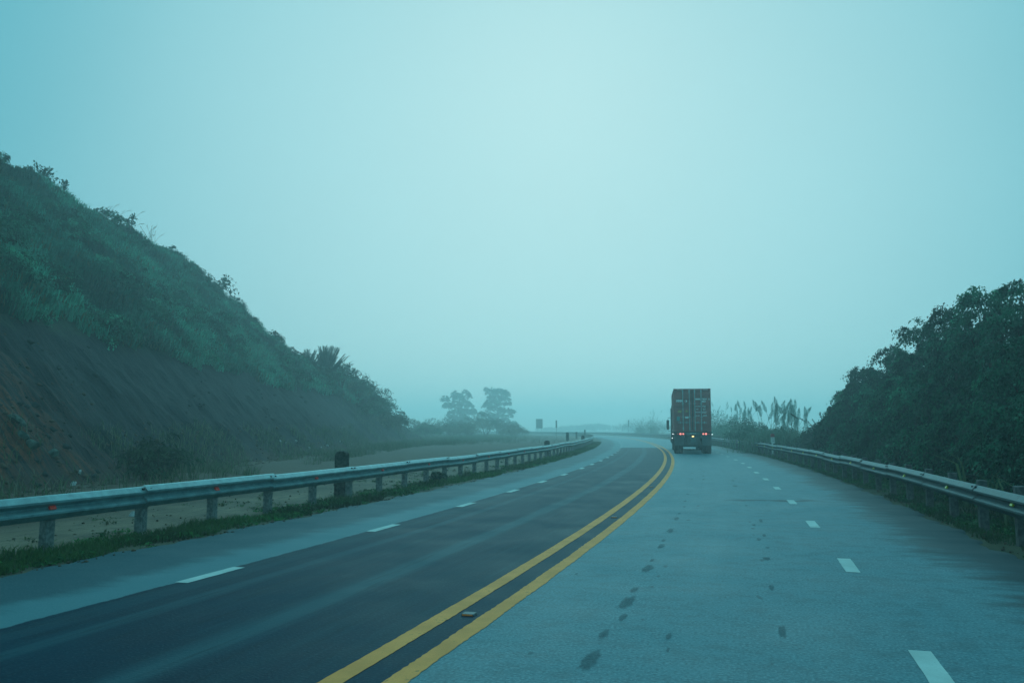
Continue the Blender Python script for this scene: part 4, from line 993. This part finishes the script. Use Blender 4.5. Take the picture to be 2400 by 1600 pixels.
# ------------------------------------------------------------------ guardrails
PROF = [(0.0, 0.175), (0.022, 0.165), (0.086, 0.092), (0.086, 0.062), (0.012, 0.014), (0.012, -0.014), (0.086, -0.062), (0.086, -0.092), (0.022, -0.165), (0.0, -0.175)]
BACK = [(d - 0.006, z) for d, z in reversed(PROF)]
def guardrail(name, label, off, side, z_mid, post_top, s_from, s_to, mat, post_mat, refl_mat, phase, reflect_phase, wob):
    """side=+1: the face of the rail points to the right of the travel direction"""
    rt = thing(name, label, 'guardrail', tuple(road(np.array([s_from]), off)[0]), 0, 'steel guardrails along the highway')
    org = Vector(rt.location); prof = PROF + BACK; npf = len(prof); r = np.random.default_rng(int(abs(off) * 100))
    def zw(s): return z_mid + wob * (0.5 * np.sin(s * 0.16 + phase) + 0.5 * np.sin(s * 0.37))
    s = s_from
    k = 0
    while s < s_to:
        e = s + 4.0
        st = np.linspace(s - 0.05, e + 0.10, 6)
        lap = 0.010 * np.linspace(1, 0, 6) + 0.004 * r.normal(size=6)
        jz = r.normal() * 0.009
        rings = []
        for si, lp in zip(st, lap):
            pts = np.array([[*road(np.array([si]), off + side * (d + lp))[0][:2], zw(si) + z + jz] for d, z in prof]) - np.array(org)
            rings.append(pts)
        V = np.concatenate(rings); F = []
        for i in range(5):
            for j in range(npf):
                j2 = (j + 1) % npf; F.append((i * npf + j, i * npf + j2, (i + 1) * npf + j2, (i + 1) * npf + j))
        me = bpy.data.meshes.new('rail_beam'); me.from_pydata(V.tolist(), [], F + [tuple(range(npf)), tuple(range(5 * npf + npf - 1, 5 * npf - 1, -1))]); me.update()
        bm_ = link('rail_beam', me, mat, rt)
        if k < 22:
            for ds_ in (-0.10, 0.08):
                c = road(np.array([s + ds_]), off + side * 0.056)[0]; mb = MB(); mb.box((c[0] - org.x, c[1] - org.y, zw(s) + 0.136 - org.z), (0.036, 0.036, 0.026), -heading(s)); mb.build('splice_bolt', M['bolt'], bm_)
            c = road(np.array([s + 2.0 + reflect_phase]), off + side * 0.032)[0]; mb = MB(); hd = heading(s)
            mb.box((c[0] - org.x, c[1] - org.y, zw(s) - org.z), (0.035, 0.11, 0.072), M=Matrix.Rotation(-hd, 3, 'Z') @ Matrix.Rotation(-0.6 * side, 3, 'Y'))
            rf = mb.build('reflector', refl_mat, rt, bevel=0.006)
        s = e; k += 1
    stuff = MB(); n = 0; sp = s_from + 0.05
    while sp < s_to:
        c = road(np.array([sp]), off - side * 0.085)[0]; hd = heading(sp)
        hgt = post_top + r.normal() * 0.012
        mb = MB() if n < 95 else stuff
        tilt = Matrix.Rotation(r.normal() * 0.012, 3, 'Y') @ Matrix.Rotation(r.normal() * 0.01, 3, 'X') @ Matrix.Rotation(-hd, 3, 'Z')
        mb.box((c[0] - org.x, c[1] - org.y, (hgt - 0.3) / 2 - org.z), (0.14, 0.15, hgt + 0.3), M=tilt)
        if n < 95: mb.build('post', post_mat, rt, bevel=0.012)
        n += 1; sp += 2.0
    if stuff.v: tag(stuff.build('post', post_mat, rt), kind='stuff')
    return rt
sL = 8.65
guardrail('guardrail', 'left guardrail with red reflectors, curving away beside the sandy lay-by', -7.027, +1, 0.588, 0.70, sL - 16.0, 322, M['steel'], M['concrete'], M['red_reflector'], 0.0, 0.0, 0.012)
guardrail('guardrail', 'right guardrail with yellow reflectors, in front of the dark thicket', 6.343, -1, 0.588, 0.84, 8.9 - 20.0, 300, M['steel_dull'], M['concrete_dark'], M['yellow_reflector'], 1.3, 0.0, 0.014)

# ------------------------------------------------------------------ roadside furniture
def arch_poly(w, z0, z1, n=10):
    r = w / 2; pts = [(-r, z0), (r, z0)]
    for k in range(n + 1):
        a = math.pi * k / n; pts.append((r * math.cos(a), z1 - r * 0.62 + r * 0.62 * math.sin(a)))
    return pts
def behind_rail(px, off, s_max=115.0):
    ss_ = np.arange(2.0, s_max, 0.1); q = road(ss_, off); u = (px - 1200) / F_PX * 1.0
    v = q[:, 0] / (q[:, 1] * math.cos(PITCH)) * 1.0
    i = int(np.abs(v - u).argmin()); return float(q[i, 0]), float(q[i, 1])
for i, (px_, Y, w, zt, lab) in enumerate(((803.5, 21.6, 0.33, 1.16, 'mossy round topped marker stone nearest the camera, behind the left guardrail'), (1282, 47, 0.29, 1.08, 'mossy round topped marker stone halfway along the left guardrail'), (1366, 82, 0.31, 1.09, 'small round topped marker stone just before the left guardrail bends out of sight'), (1351, 150, 0.32, 1.2, 'faint round topped marker stone beyond the guardrail bend'))):
    Y0 = Y; X = pix(px_, 1000, Y).x
    if i < 3: X, Y = behind_rail(px_, -7.5, (60, 80, 110)[i]); w *= Y / Y0; zt = EYE - (EYE - zt) * Y / Y0
    rt = thing('marker_stone', lab, 'marker stone', (X, Y, 0), -0.15, 'round topped marker stones behind the left guardrail')
    mb = MB(); mb.prism(arch_poly(w, -0.3, zt), -0.10, 0.10); mb.build('body', M['mossy'], rt, bevel=0.03)
    mb = MB(); mb.prism(arch_poly(w * 0.62, 0.1, zt - 0.13), -0.108, -0.10); mb.build('face_panel', M['mossy'], rt)
# kilometre stone on the right
def text_mesh(name, txt, size, mat, parent, loc, rot=(math.pi / 2, 0, 0), align='CENTER', extrude=0.002, bold=0.0, sx=1.0):
    cu = bpy.data.curves.new(name, 'FONT'); cu.body = txt; cu.size = size; cu.align_x = align; cu.align_y = 'CENTER'; cu.extrude = extrude; cu.offset = bold
    tmp = bpy.data.objects.new(name, cu); COL.objects.link(tmp)
    dg = bpy.context.evaluated_depsgraph_get(); me = bpy.data.meshes.new_from_object(tmp.evaluated_get(dg)); bpy.data.objects.remove(tmp)
    me.materials.clear(); o = link(name, me, mat, parent); o.location = loc; o.rotation_euler = rot; o.scale = (sx, 1, 1)
    return o
Y = 57.5; X = pix(1810, 1000, Y).x
KM = thing('kilometre_stone', 'white kilometre stone with red rounded cap behind the right guardrail', 'kilometre stone', (X, Y, 0), -0.2)
w = 0.235
mb = MB(); mb.box((0, 0, 0.43), (w, 0.2, 1.46)); mb.build('body', M['white_stone'], KM, bevel=0.01)
mb = MB(); mb.prism(arch_poly(w + 0.012, 1.163, 1.40), -0.108, 0.108); mb.build('cap', M['red_stone'], KM, bevel=0.01)
text_mesh('lettering', 'VTE', 0.105, M['ink'], KM, (0, -0.102, 1.06)); text_mesh('lettering', '100', 0.105, M['ink'], KM, (0, -0.102, 0.90))
# sign panels seen from behind
def back_sign(name, label, px, Y, w, z0, z1, legs, group=None, rounded=True):
    X = pix(px, 1000, Y).x
    if Y < 100:
        Y0 = Y; X, Y = behind_rail(px, -7.7); w *= Y / Y0; z0 = EYE - (EYE - z0) * Y / Y0; z1 = EYE - (EYE - z1) * Y / Y0
    rt = thing(name, label, 'road sign', (X, Y, 0), -0.1, group)
    mb = MB(); mb.prism(arch_poly(w, z0, z1) if rounded else [(-w / 2, z0), (w / 2, z0), (w / 2, z1), (-w / 2, z1)], -0.012, 0.012); mb.build('panel', M['sign_back'], rt)
    for lx in legs:
        mb = MB(); mb.box((lx, 0.05, (z1 * 0.9 - 0.3) / 2), (0.06, 0.06, z1 * 0.9 + 0.3)); mb.build('post', M['sign_back'], rt)
back_sign('delineator_sign', 'narrow round topped sign panel behind the left guardrail, seen from the back', 1330, 72, 0.26, 0.75, 1.44, (0,), 'narrow delineator signs along the bend')
back_sign('delineator_sign', 'misty narrow sign beyond the left guardrail bend', 1370.6, 112, 0.19, 0.9, 1.62, (0,), 'narrow delineator signs along the bend')
back_sign('delineator_sign', 'tall faint narrow sign between the square board and the bend', 1304, 152, 0.27, 1.95, 3.25, (0,), 'narrow delineator signs along the bend')
back_sign('delineator_sign', 'tall faint narrow sign beyond the far right guardrail', 1473.6, 206, 0.30, 2.3, 3.9, (0,), 'narrow delineator signs along the bend')
back_sign('road_sign', 'large faint square sign board on the far left of the bend', 1264, 240, 1.85, 1.9, 4.5, (-0.6, 0.6), None, False)
# road studs between the yellow lines
for i, (px_, py_, lab) in enumerate(((1078, 1444, 'orange road stud between the yellow lines, nearest the camera'), (1428, 1211, 'orange road stud between the yellow lines, middle distance'), (1516, 1140, 'orange road stud between the yellow lines, farthest visible'))):
    g = gpix(px_, py_); s = s_of(px_, py_); q = road(np.array([s]), 0.04)[0]
    rt = thing('road_stud', lab, 'road stud', (q[0], q[1], 0.0), -heading(s), 'road studs between the yellow lines')
    mb = MB(); mb.prism([(-0.065, 0.0), (0.065, 0.0), (0.055, 0.02), (-0.055, 0.02)], -0.05, 0.05); mb.build('body', M['guard'], rt, bevel=0.004)
    mb = MB(); mb.box((0, -0.051, 0.010), (0.10, 0.006, 0.014)); mb.build('reflector', M['orange_reflector'], rt)
# rocks and scraps on the left bank
def rock(label, p, s, seed, mat, group, name='rock', cat='rock', flat=0.7):
    me = bpy.data.meshes.new(name); import bmesh
    bm = bmesh.new(); bmesh.ops.create_icosphere(bm, subdivisions=2, radius=1.0)
    co = np.array([v.co for v in bm.verts]); n = fbm(co * 1.3 + seed * 5.7 + 20, 3)
    for v, k in zip(bm.verts, n): v.co = Vector((v.co.x * 1.2, v.co.y, v.co.z * flat)) * (0.35 + 1.3 * float(k)) * s
    bm.to_mesh(me); bm.free(); o = link(name, me, mat); o.location = p; tag(o, label, cat, group); o.rotation_euler = (0.2 * seed, 0.6, seed)
for i, (px_, py_, Y, s) in enumerate(((42, 1004, 24.2, 0.20), (52, 1032, 23.6, 0.17), (72, 1052, 23.2, 0.15), (120, 1062, 23.5, 0.16))):
    p = pix(px_, py_, 1.0); u, v = p.x, p.z - EYE; Yh = (TAN * XT - EYE) / (v + TAN * u)
    Yh = float(np.clip(Yh, 18, 40)); X = u * Yh
    rock(['pale lichen covered rock, uppermost on the red bank', 'pale rock just below the uppermost one on the red bank', 'third pale rock down the red bank', 'lowest pale greenish rock on the red bank'][i], (X, Yh, ground_at(X, Yh) - 0.05), s * 1.25, i + 1, M['rock'], 'pale rocks on the red bank')
for i, (px_, py_) in enumerate(((186, 1101), (172, 1141))):
    p = pix(px_, py_, 1.0); u, v = p.x, p.z - EYE; Yh = (TAN * XT - EYE) / (v + TAN * u); Yh = float(np.clip(Yh, 18, 30)); X = u * Yh
    z = max(ground_at(X, Yh), -0.03)
    rock(['white scrap lying on the bank above the left guardrail', 'white scrap lying just over the top edge of the left guardrail'][i], (X, Yh, z + 0.03), 0.085, 9 + i, M['litter'], 'white scraps on the left bank', 'scrap', 'litter', 0.4)
for i, (px_, py_, Y) in enumerate(((657, 1036, 52), (671, 1040, 50), (694, 1037, 54), (725, 1050, 44), (753, 1048, 50), (768, 1045, 52), (797, 1036, 60), (824, 1040, 58), (872, 1033, 70))):
    X = pix(px_, py_, Y).x; p = pix(px_, py_, 1.0); u, v = p.x, p.z - EYE; Yh = (TAN * XT - EYE) / (v + TAN * u); Yh = float(np.clip(Yh, 30, 80)); X = u * Yh
    rock('tiny pale fragment at the foot of the dark netted slope', (X, Yh, ground_at(X, Yh) + 0.12), 0.085, 20 + i, M['litter'], 'pale fragments at the foot of the netted slope', 'scrap', 'litter', 0.45)
g = gpix(312, 1206); rock('white scrap on the sand behind the left guardrail', (g.x, g.y, 0.0), 0.07, 41, M['litter'], None, 'scrap', 'litter', 0.3)

# ------------------------------------------------------------------ truck and container
TS = 1.025; TY = 59.0
TP = Vector((pix(1623.6, 1000, TY).x, TY, 0)); TR = -0.172
L = 12.19; W2 = 1.219; CZ0, CZ1 = 1.47, 4.37
CT = thing('shipping_container', 'red brown shipping container with white markings on the truck ahead', 'shipping container', TP, TR, scale=TS)
mb = MB()   # corrugated sides, roof, frame
def corr(side):
    pts = []; yy = 0.22; up = True
    x0, x1 = W2 - 0.045, W2 - 0.012
    while yy < L - 0.25:
        for f, xx in ((0, x0), (0.07, x1), (0.14, x1), (0.21, x0)): pts.append((xx, yy + f))
        yy += 0.28
    n = len(pts); vs = [(side * a, b, CZ0 + 0.16) for a, b in pts] + [(side * a, b, CZ1 - 0.10) for a, b in pts]
    mb._add(vs, [(i, i + 1, i + 1 + n, i + n) for i in range(n - 1)])
for sd in (-1, 1):
    corr(sd); mb.box((sd * (W2 - 0.04), L / 2, CZ0 + 0.08), (0.08, L - 0.3, 0.16)); mb.box((sd * (W2 - 0.035), L / 2, CZ1 - 0.05), (0.07, L - 0.3, 0.10))
    for yy in (0.08, L - 0.08): mb.box((sd * (W2 - 0.07), yy, (CZ0 + CZ1) / 2), (0.14, 0.155, CZ1 - CZ0 - 0.24))
mb.box((0, L / 2, CZ1 - 0.035), (2 * W2 - 0.14, L - 0.3, 0.03)); mb.box((0, L - 0.06, (CZ0 + CZ1) / 2), (2 * W2 - 0.28, 0.06, CZ1 - CZ0 - 0.1)); mb.box((0, L / 2, CZ0 + 0.10), (2 * W2 - 0.16, L - 0.3, 0.08))
mb.box((0, 0.07, CZ1 - 0.075), (2 * W2 - 0.30, 0.13, 0.13)); mb.box((0, 0.07, CZ0 + 0.075), (2 * W2 - 0.30, 0.13, 0.13))
mb.build('body', M['container'], CT)
for sx in (-1, 1):
    for yy in (0.085, L - 0.085):
        for zz in (CZ0 + 0.06, CZ1 - 0.06):
            c = MB(); c.box((sx * (W2 - 0.083), yy, zz), (0.17, 0.18, 0.12)); c.build('corner_casting', M['container'], CT, bevel=0.012)
def door(x0, x1, rods, hinge_side):
    mb = MB(); zb, zt = CZ0 + 0.15, CZ1 - 0.15; nb = 5; hh = (zt - zb) / nb
    y_in, y_out = 0.03, 0.0
    xs = (x0 + 0.01, x1 - 0.01); V = []; prof = []
    for k in range(nb):
        a = zb + k * hh
        prof += [(y_out, a), (y_out, a + hh * 0.62), (y_in, a + hh * 0.72), (y_in, a + hh * 0.92)]
    prof.append((y_out, zt)); n = len(prof)
    vs = [(xs[0], yv, z) for yv, z in prof] + [(xs[1], yv, z) for yv, z in prof] + [(xs[0], 0.06, z) for yv, z in prof] + [(xs[1], 0.06, z) for yv, z in prof]
    fs = []
    for i in range(n - 1):
        fs += [(i, i + n, i + n + 1, i + 1), (i + 2 * n, i + 1 + 2 * n, i + 1 + 3 * n, i + 3 * n), (i, i + 1, i + 1 + 2 * n, i + 2 * n), (i + n, i + 3 * n, i + 1 + 3 * n, i + 1 + n)]
    fs += [(0, 2 * n, 3 * n, n), (n - 1, 2 * n - 1, 4 * n - 1, 3 * n - 1)]
    mb._add(vs, fs); d = mb.build('door', M['container'], CT)
    g = MB(); g.box((x1 + 0.0 if hinge_side < 0 else x0, 0.012, (zb + zt) / 2), (0.03, 0.05, zt - zb + 0.06)); g.build('seal', M['seal'], d)
    for xr in rods:
        m2 = MB(); m2.cyl((xr, -0.045, CZ0 + 0.06), (xr, -0.045, CZ1 - 0.06), 0.026, n=8)
        for z in (CZ0 + 0.24, CZ1 - 0.20): m2.box((xr, -0.035, z), (0.085, 0.05, 0.15))
        for z in (CZ0 + 1.0, CZ0 + 1.90): m2.box((xr, -0.03, z), (0.16, 0.03, 0.035))
        m2.build('lock_rod', M['rod'], d)
        m3 = MB(); m3.box((xr - 0.17, -0.055, CZ0 + 0.62), (0.36, 0.02, 0.032)) if hinge_side < 0 else m3.box((xr + 0.17, -0.055, CZ0 + 0.62), (0.36, 0.02, 0.032))
        m3.box((xr - 0.19 if hinge_side < 0 else xr + 0.19, -0.05, CZ0 + 0.63), (0.05, 0.035, 0.15)); m3.build('handle', M['rod'], d)
    return d
dL = door(-1.075, -0.012, (-0.62, -0.19), -1); dR = door(0.012, 1.075, (0.165, 0.585), 1)
def zc(py): return (1480 - py) / 316.0 / TS
def xc(px): return (px - 492) / 795 * 2.438
text_mesh('lettering', 'HMM', 0.23, M['letter'], dL, (xc(215), -0.006, zc(333)), bold=0.012, sx=0.82)
# round emblem: ring with a half disc
mb = MB(); n = 20; r1, r2 = 0.075, 0.055; cx, cz = xc(358), zc(336)
vs = [(cx + r1 * math.cos(6.2832 * k / n), -0.006, cz + r1 * math.sin(6.2832 * k / n)) for k in range(n)] + [(cx + r2 * math.cos(6.2832 * k / n), -0.006, cz + r2 * math.sin(6.2832 * k / n)) for k in range(n)]
mb._add(vs, [(k, (k + 1) % n, n + (k + 1) % n, n + k) for k in range(n)])
mb._add([(cx, -0.006, cz - r2)] + [(cx + r2 * math.sin(math.pi * k / 8), -0.006, cz - r2 * math.cos(math.pi * k / 8)) for k in range(9)], [tuple(range(10))]); mb.build('emblem', M['letter'], dL)
for (px_, py_, txt, size, d) in ((620, 297, 'HMMU', 0.145, dR), (754, 297, '603241', 0.145, dR), (852, 297, '8', 0.15, dR), (740, 348, '45G1', 0.145, dR)):
    text_mesh('lettering', txt, size, M['letter'], d, (xc(px_), -0.006, zc(py_)), sx=0.86, bold=0.008)
for (px_, py_, txt, size) in ((612, 452, 'MAX GROSS', 0.075), (745, 445, '32,500 KG', 0.065), (745, 466, '71,650 LB', 0.065), (595, 512, 'TARE', 0.08), (745, 503, '3,870 KG', 0.065), (745, 524, '8,530 LB', 0.065), (607, 580, 'PAYLOAD', 0.10), (745, 570, '28,630 KG', 0.08), (745, 594, '63,120 LB', 0.08), (603, 655, 'CU.CAP.', 0.095), (757, 642, '76.4 CU.M', 0.07), (757, 664, '2,700 CU.FT', 0.07)):
    text_mesh('lettering', txt, size, M['letter'], dR, (xc(px_), -0.006, zc(py_)), sx=0.8, bold=0.003)
def sticker(poly, mat, d, label):
    mb = MB(); mb.prism([(xc(a), zc(b)) for a, b in poly], -0.006, -0.001); s = mb.build('sticker', mat, d); s['label'] = label
sticker([(180, 585), (256, 585), (256, 530), (238, 556), (218, 528), (198, 556), (180, 530)], M['label_yellow'], dL, 'yellow warning stickers')
sticker([(338, 572), (402, 572), (370, 520)], M['label_yellow'], dL, 'yellow warning triangle')
sticker([(154, 765), (218, 765), (218, 672), (154, 672)], M['label_teal'], dL, 'teal sticker'); sticker([(332, 710), (404, 710), (404, 672), (332, 672)], M['letter'], dL, 'white plate')
# header hazard stripes as pale ticks at both top corners
for c0 in (-0.95, 0.78):
    mb = MB()
    for k in range(4): mb.box((c0 + k * 0.085, 0.002, CZ1 - 0.075), (0.03, 0.004, 0.05))
    mb.build('stripe', M['letter'], CT)

TK = thing('semi_truck', 'container truck driving ahead in the right lane with tail lights on', 'truck', TP, TR, scale=TS)
mb = MB()
for sx in (-0.45, 0.45): mb.box((sx, L / 2 - 0.2, 1.18), (0.16, L - 0.3, 0.34))
for yy in np.arange(0.5, L, 1.45): mb.box((0, yy, 1.20), (0.74, 0.12, 0.2)); 
for yy in (0.12, 5.0, 8.5, L - 0.12): mb.box((0, yy, 1.41), (2.42, 0.22, 0.115))
mb.build('chassis', M['chassis'], TK)
mb = MB(); mb.box((0, -0.02, 1.35), (2.46, 0.10, 0.22)); mb.build('rear_beam', M['chassis'], TK, bevel=0.01)
mb = MB(); mb.box((0, -0.075, 1.355), (0.86, 0.012, 0.15)); pn = mb.build('number_board', M['plate'], TK); text_mesh('lettering', 'KT 9117', 0.12, M['letter'], pn, (0, -0.083, 1.355), sx=0.95)
for sx in (-1, 1):
    mb = MB(); mb.box((sx * 0.905, -0.01, 0.92), (0.62, 0.03, 0.66)); mb.build('mud_flap', M['guard'], TK)
    mb = MB(); mb.box((sx * 0.42, 0.0, 0.92), (0.10, 0.08, 0.64)); mb.build('strut', M['chassis'], TK)
mb = MB(); mb.box((0, 0.02, 0.90), (0.66, 0.05, 0.56)); pl_ = mb.build('plate_panel', M['guard'], TK); mb = MB(); mb.box((0.02, -0.012, 0.94), (0.34, 0.008, 0.30)); mb.build('number_plate', M['plate'], pl_)
mb = MB(); mb.box((0, -0.02, 1.17), (0.14, 0.06, 0.07)); mb.build('plate_lamp', M['plate_lamp'], TK)
mb = MB(); mb.box((0, 0.05, 0.585), (2.40, 0.10, 0.10)); mb.build('under_run_bar', M['chassis'], TK)
for (px_, r, mt) in ((225, 0.068, 'tail_red'), (285, 0.056, 'tail_red'), (713, 0.056, 'tail_red'), (770, 0.068, 'tail_red'), (165, 0.045, 'tail_dim'), (832, 0.045, 'tail_dim')):
    mb = MB(); mb.cyl((xc(px_), -0.065, 1.335), (xc(px_), -0.105, 1.335), r, n=16); mb.build('tail_light', M[mt], TK)
for (x_, y_, z_) in ((-1.21, 0.0, 1.32), (-1.24, 6.0, 1.30), (-1.255, 9.0, 0.96), (1.245, 0.0, 1.30)):
    mb = MB(); mb.box((x_, y_ - 0.03, z_), (0.055, 0.05, 0.06)); mb.build('marker_light', M['marker_white'], TK, bevel=0.01)
def wheel(xc_, yc_, dual=True, r=0.52, wd=0.27):
    mb = MB()
    for k, xx in enumerate((0, 0.31) if dual else (0,)):
        x0 = xc_ - math.copysign(xx, xc_); prof = [(-wd / 2, r * 0.62), (-wd / 2, r * 0.9), (-wd * 0.4, r * 0.985), (-wd * 0.12, r), (-wd * 0.10, r * 0.975), (wd * 0.10, r * 0.975), (wd * 0.12, r), (wd * 0.4, r * 0.985), (wd / 2, r * 0.9), (wd / 2, r * 0.62)]; n = 28; vs = []
        for a, rr in prof:
            for q in range(n): vs.append((x0 + a, yc_ + rr * math.cos(6.2832 * q / n), r + rr * math.sin(6.2832 * q / n)))
        fs = []
        for i in range(len(prof) - 1):
            for q in range(n): fs.append((i * n + q, i * n + (q + 1) % n, (i + 1) * n + (q + 1) % n, (i + 1) * n + q))
        mb._add(vs, fs)
    wl = mb.build('wheel', M['dark_rubber'], TK, smooth=True)
    mb = MB(); x1 = xc_ + math.copysign(wd * 0.35, xc_); mb.cyl((x1 - math.copysign(0.1, xc_), yc_, r), (x1, yc_, r), r * 0.62, r * 0.5, 20); mb.build('rim', M['guard'], wl)
for yy in (0.95, 2.25):
    for sx in (-1, 1): wheel(sx * 1.085, yy)
    mb = MB(); mb.cyl((-1.0, yy, 0.52), (1.0, yy, 0.52), 0.075, n=10); mb.box((0, yy, 0.60), (0.34, 0.34, 0.30)); mb.build('axle', M['chassis'], TK)
for yy in (L - 1.7, L - 0.35):
    for sx in (-1, 1): wheel(sx * 1.085, yy)
    mb = MB(); mb.cyl((-1.0, yy, 0.52), (1.0, yy, 0.52), 0.075, n=10); mb.build('axle', M['chassis'], TK)
for sx in (-1, 1): wheel(sx * 1.06, L + 3.0, False)
mb = MB(); mb.box((0.80, 3.6, 0.50), (0.50, 0.9, 0.48)); mb.build('tool_box', M['guard'], TK, bevel=0.03)
mb = MB(); mb.box((0, L + 1.2, 0.95), (0.9, 5.4, 0.24)); mb.build('tractor_frame', M['chassis'], TK)
# cab with sleeper: side profile in y,z
prof = [(L + 0.75, 1.05), (L + 0.75, 3.35), (L + 1.1, 3.62), (L + 1.9, 3.62), (L + 2.5, 3.2), (L + 3.55, 2.45), (L + 3.7, 1.3), (L + 3.6, 0.62), (L + 2.4, 0.62), (L + 2.35, 1.05)]
mb = MB(); Mx = Matrix(((0, 1, 0), (1, 0, 0), (0, 0, 1))); mb.prism(prof, -1.24, 1.24, Mx); cab = mb.build('cab', M['cab'], TK, bevel=0.08)
for sx in (-1, 1):
    mb = MB(); mb.prism([(L + 2.0, 2.05), (L + 2.0, 2.95), (L + 2.5, 2.85), (L + 3.2, 2.30), (L + 3.25, 2.05)], sx * 1.236, sx * 1.252, Mx); mb.build('window', M['glass'], cab)
    mb = MB(); xm = sx * 1.52; ym = L + 3.25
    mb.box((xm, ym, 2.02), (0.22, 0.09, 0.80)); mr = mb.build('mirror', M['dark_rubber'], TK, bevel=0.07)
    mb = MB(); mb.tube([(sx * 1.2, ym, 2.62), (xm - sx * 0.02, ym, 2.60), (xm, ym, 2.40)], 0.018, 6); mb.tube([(sx * 1.2, ym, 1.48), (xm - sx * 0.03, ym, 1.49), (xm, ym, 1.64)], 0.018, 6); mb.box((sx * 1.25, ym, 1.40), (0.06, 0.08, 0.2)); mb.build('mirror_arm', M['chassis'], mr)
    mb = MB(); mb.cyl((sx * 1.05, L + 0.35, 0.72), (sx * 1.05, L + 2.2, 0.72), 0.3, n=20); mb.build('fuel_tank', M['guard'], TK)
mb = MB(); mb.cyl((-1.24, L + 0.55, 0.9), (-1.24, L + 0.55, 3.35), 0.075, n=14); mb.build('exhaust_stack', M['chassis'], TK)
mb = MB(); mb.box((0, L + 3.7, 0.70), (2.45, 0.3, 0.42)); mb.build('bumper', M['cab'], TK, bevel=0.04)

# ------------------------------------------------------------------ haze
HAZE_D = 0.0029
mb = MB(); mb.box((0, 0, 11.9), (2040, 2040, 26.2)); hz = mb.build('haze', None)
hm = bpy.data.materials.new('fog'); hm.use_nodes = True; nt = hm.node_tree; nt.nodes.clear()
out = nt.nodes.new('ShaderNodeOutputMaterial'); pv = nt.nodes.new('ShaderNodeVolumePrincipled')
pv.inputs['Color'].default_value = (0.88, 0.985, 1.0, 1); pv.inputs['Density'].default_value = HAZE_D; pv.inputs['Anisotropy'].default_value = 0.55
nt.links.new(pv.outputs[0], out.inputs['Volume']); hz.data.materials.append(hm)
tag(hz, 'pale blue green morning fog over the whole valley', 'fog', kind='stuff')

# ------------------------------------------------------------------ sky and light
SUN_EL, SUN_AZ = 24.0, 3.0
wd = bpy.data.worlds.new('World'); SC.world = wd; wd.use_nodes = True
nt = wd.node_tree; nt.nodes.clear()
class WN(NT):
    def __init__(s, tree): s.t = tree
w = WN(nt)
out = nt.nodes.new('ShaderNodeOutputWorld'); bg = nt.nodes.new('ShaderNodeBackground'); bg.inputs['Strength'].default_value = 0.1
sky = nt.nodes.new('ShaderNodeTexSky'); sky.sky_type = 'NISHITA'; sky.sun_disc = False; sky.sun_elevation = math.radians(SUN_EL); sky.sun_rotation = math.radians(SUN_AZ)
dirv = w.coord('Generated'); dx, dy, dz = w.sep(dirv)
el, az = math.radians(15.5), math.radians(3.0)
gd = (math.sin(az) * math.cos(el), math.cos(az) * math.cos(el), math.sin(el))
dot = w.math('ADD', w.math('ADD', w.math('MULTIPLY', dx, gd[0]), w.math('MULTIPLY', dy, gd[1])), w.math('MULTIPLY', dz, gd[2]))
core = w.smooth(dot, 0.80, 1.0)
SKY_SIDE = (1.15, 4.6, 5.5); SKY_CORE = (3.75, 6.9, 7.3); SKY_ZEN = (2.9, 9.8, 11.4)
c = w.mix(core, SKY_SIDE, SKY_CORE)
c = w.mix(w.smooth(dz, 0.50, 0.95), c, SKY_ZEN)
blot = w.noise(dirv, 2.2, 3.0, 0.5)
c = w.mix(w.math('MULTIPLY', w.smooth(blot, 0.35, 0.7), 0.12), c, (4.0, 8.6, 9.2))
c = w.mix(0.06, c, sky.outputs[0])
nt.links.new(c, bg.inputs['Color']); nt.links.new(bg.outputs[0], out.inputs['Surface'])
sl = bpy.data.lights.new('sun', 'SUN'); sl.energy = 0.72; sl.angle = math.radians(35); sl.color = (0.30, 0.90, 1.0)
so = bpy.data.objects.new('sun', sl); COL.objects.link(so)
sv = Vector((math.sin(math.radians(SUN_AZ)) * math.cos(math.radians(SUN_EL)), math.cos(math.radians(SUN_AZ)) * math.cos(math.radians(SUN_EL)), math.sin(math.radians(SUN_EL))))
so.rotation_euler = sv.to_track_quat('Z', 'Y').to_euler(); so.location = sv * 200

# ------------------------------------------------------------------ camera and render settings
cam = bpy.data.cameras.new('camera'); cam.sensor_width = 36; cam.lens = 30.0; cam.clip_start = 0.05; cam.clip_end = 3000
co = bpy.data.objects.new('camera', cam); COL.objects.link(co); co.location = (0, 0, EYE); co.rotation_euler = (math.pi / 2 + PITCH, 0, 0)
SC.camera = co
SC.view_settings.view_transform = 'Standard'; SC.view_settings.look = 'None'; SC.view_settings.exposure = 0.0; SC.view_settings.gamma = 1.0
SC.cycles.use_denoising = True
try: SC.cycles.denoiser = 'OPENIMAGEDENOISE'
except Exception: pass
SC.cycles.max_bounces = 6; SC.cycles.diffuse_bounces = 3; SC.cycles.glossy_bounces = 2; SC.cycles.transmission_bounces = 2; SC.cycles.volume_bounces = 3
SC.cycles.sample_clamp_indirect = 4.0
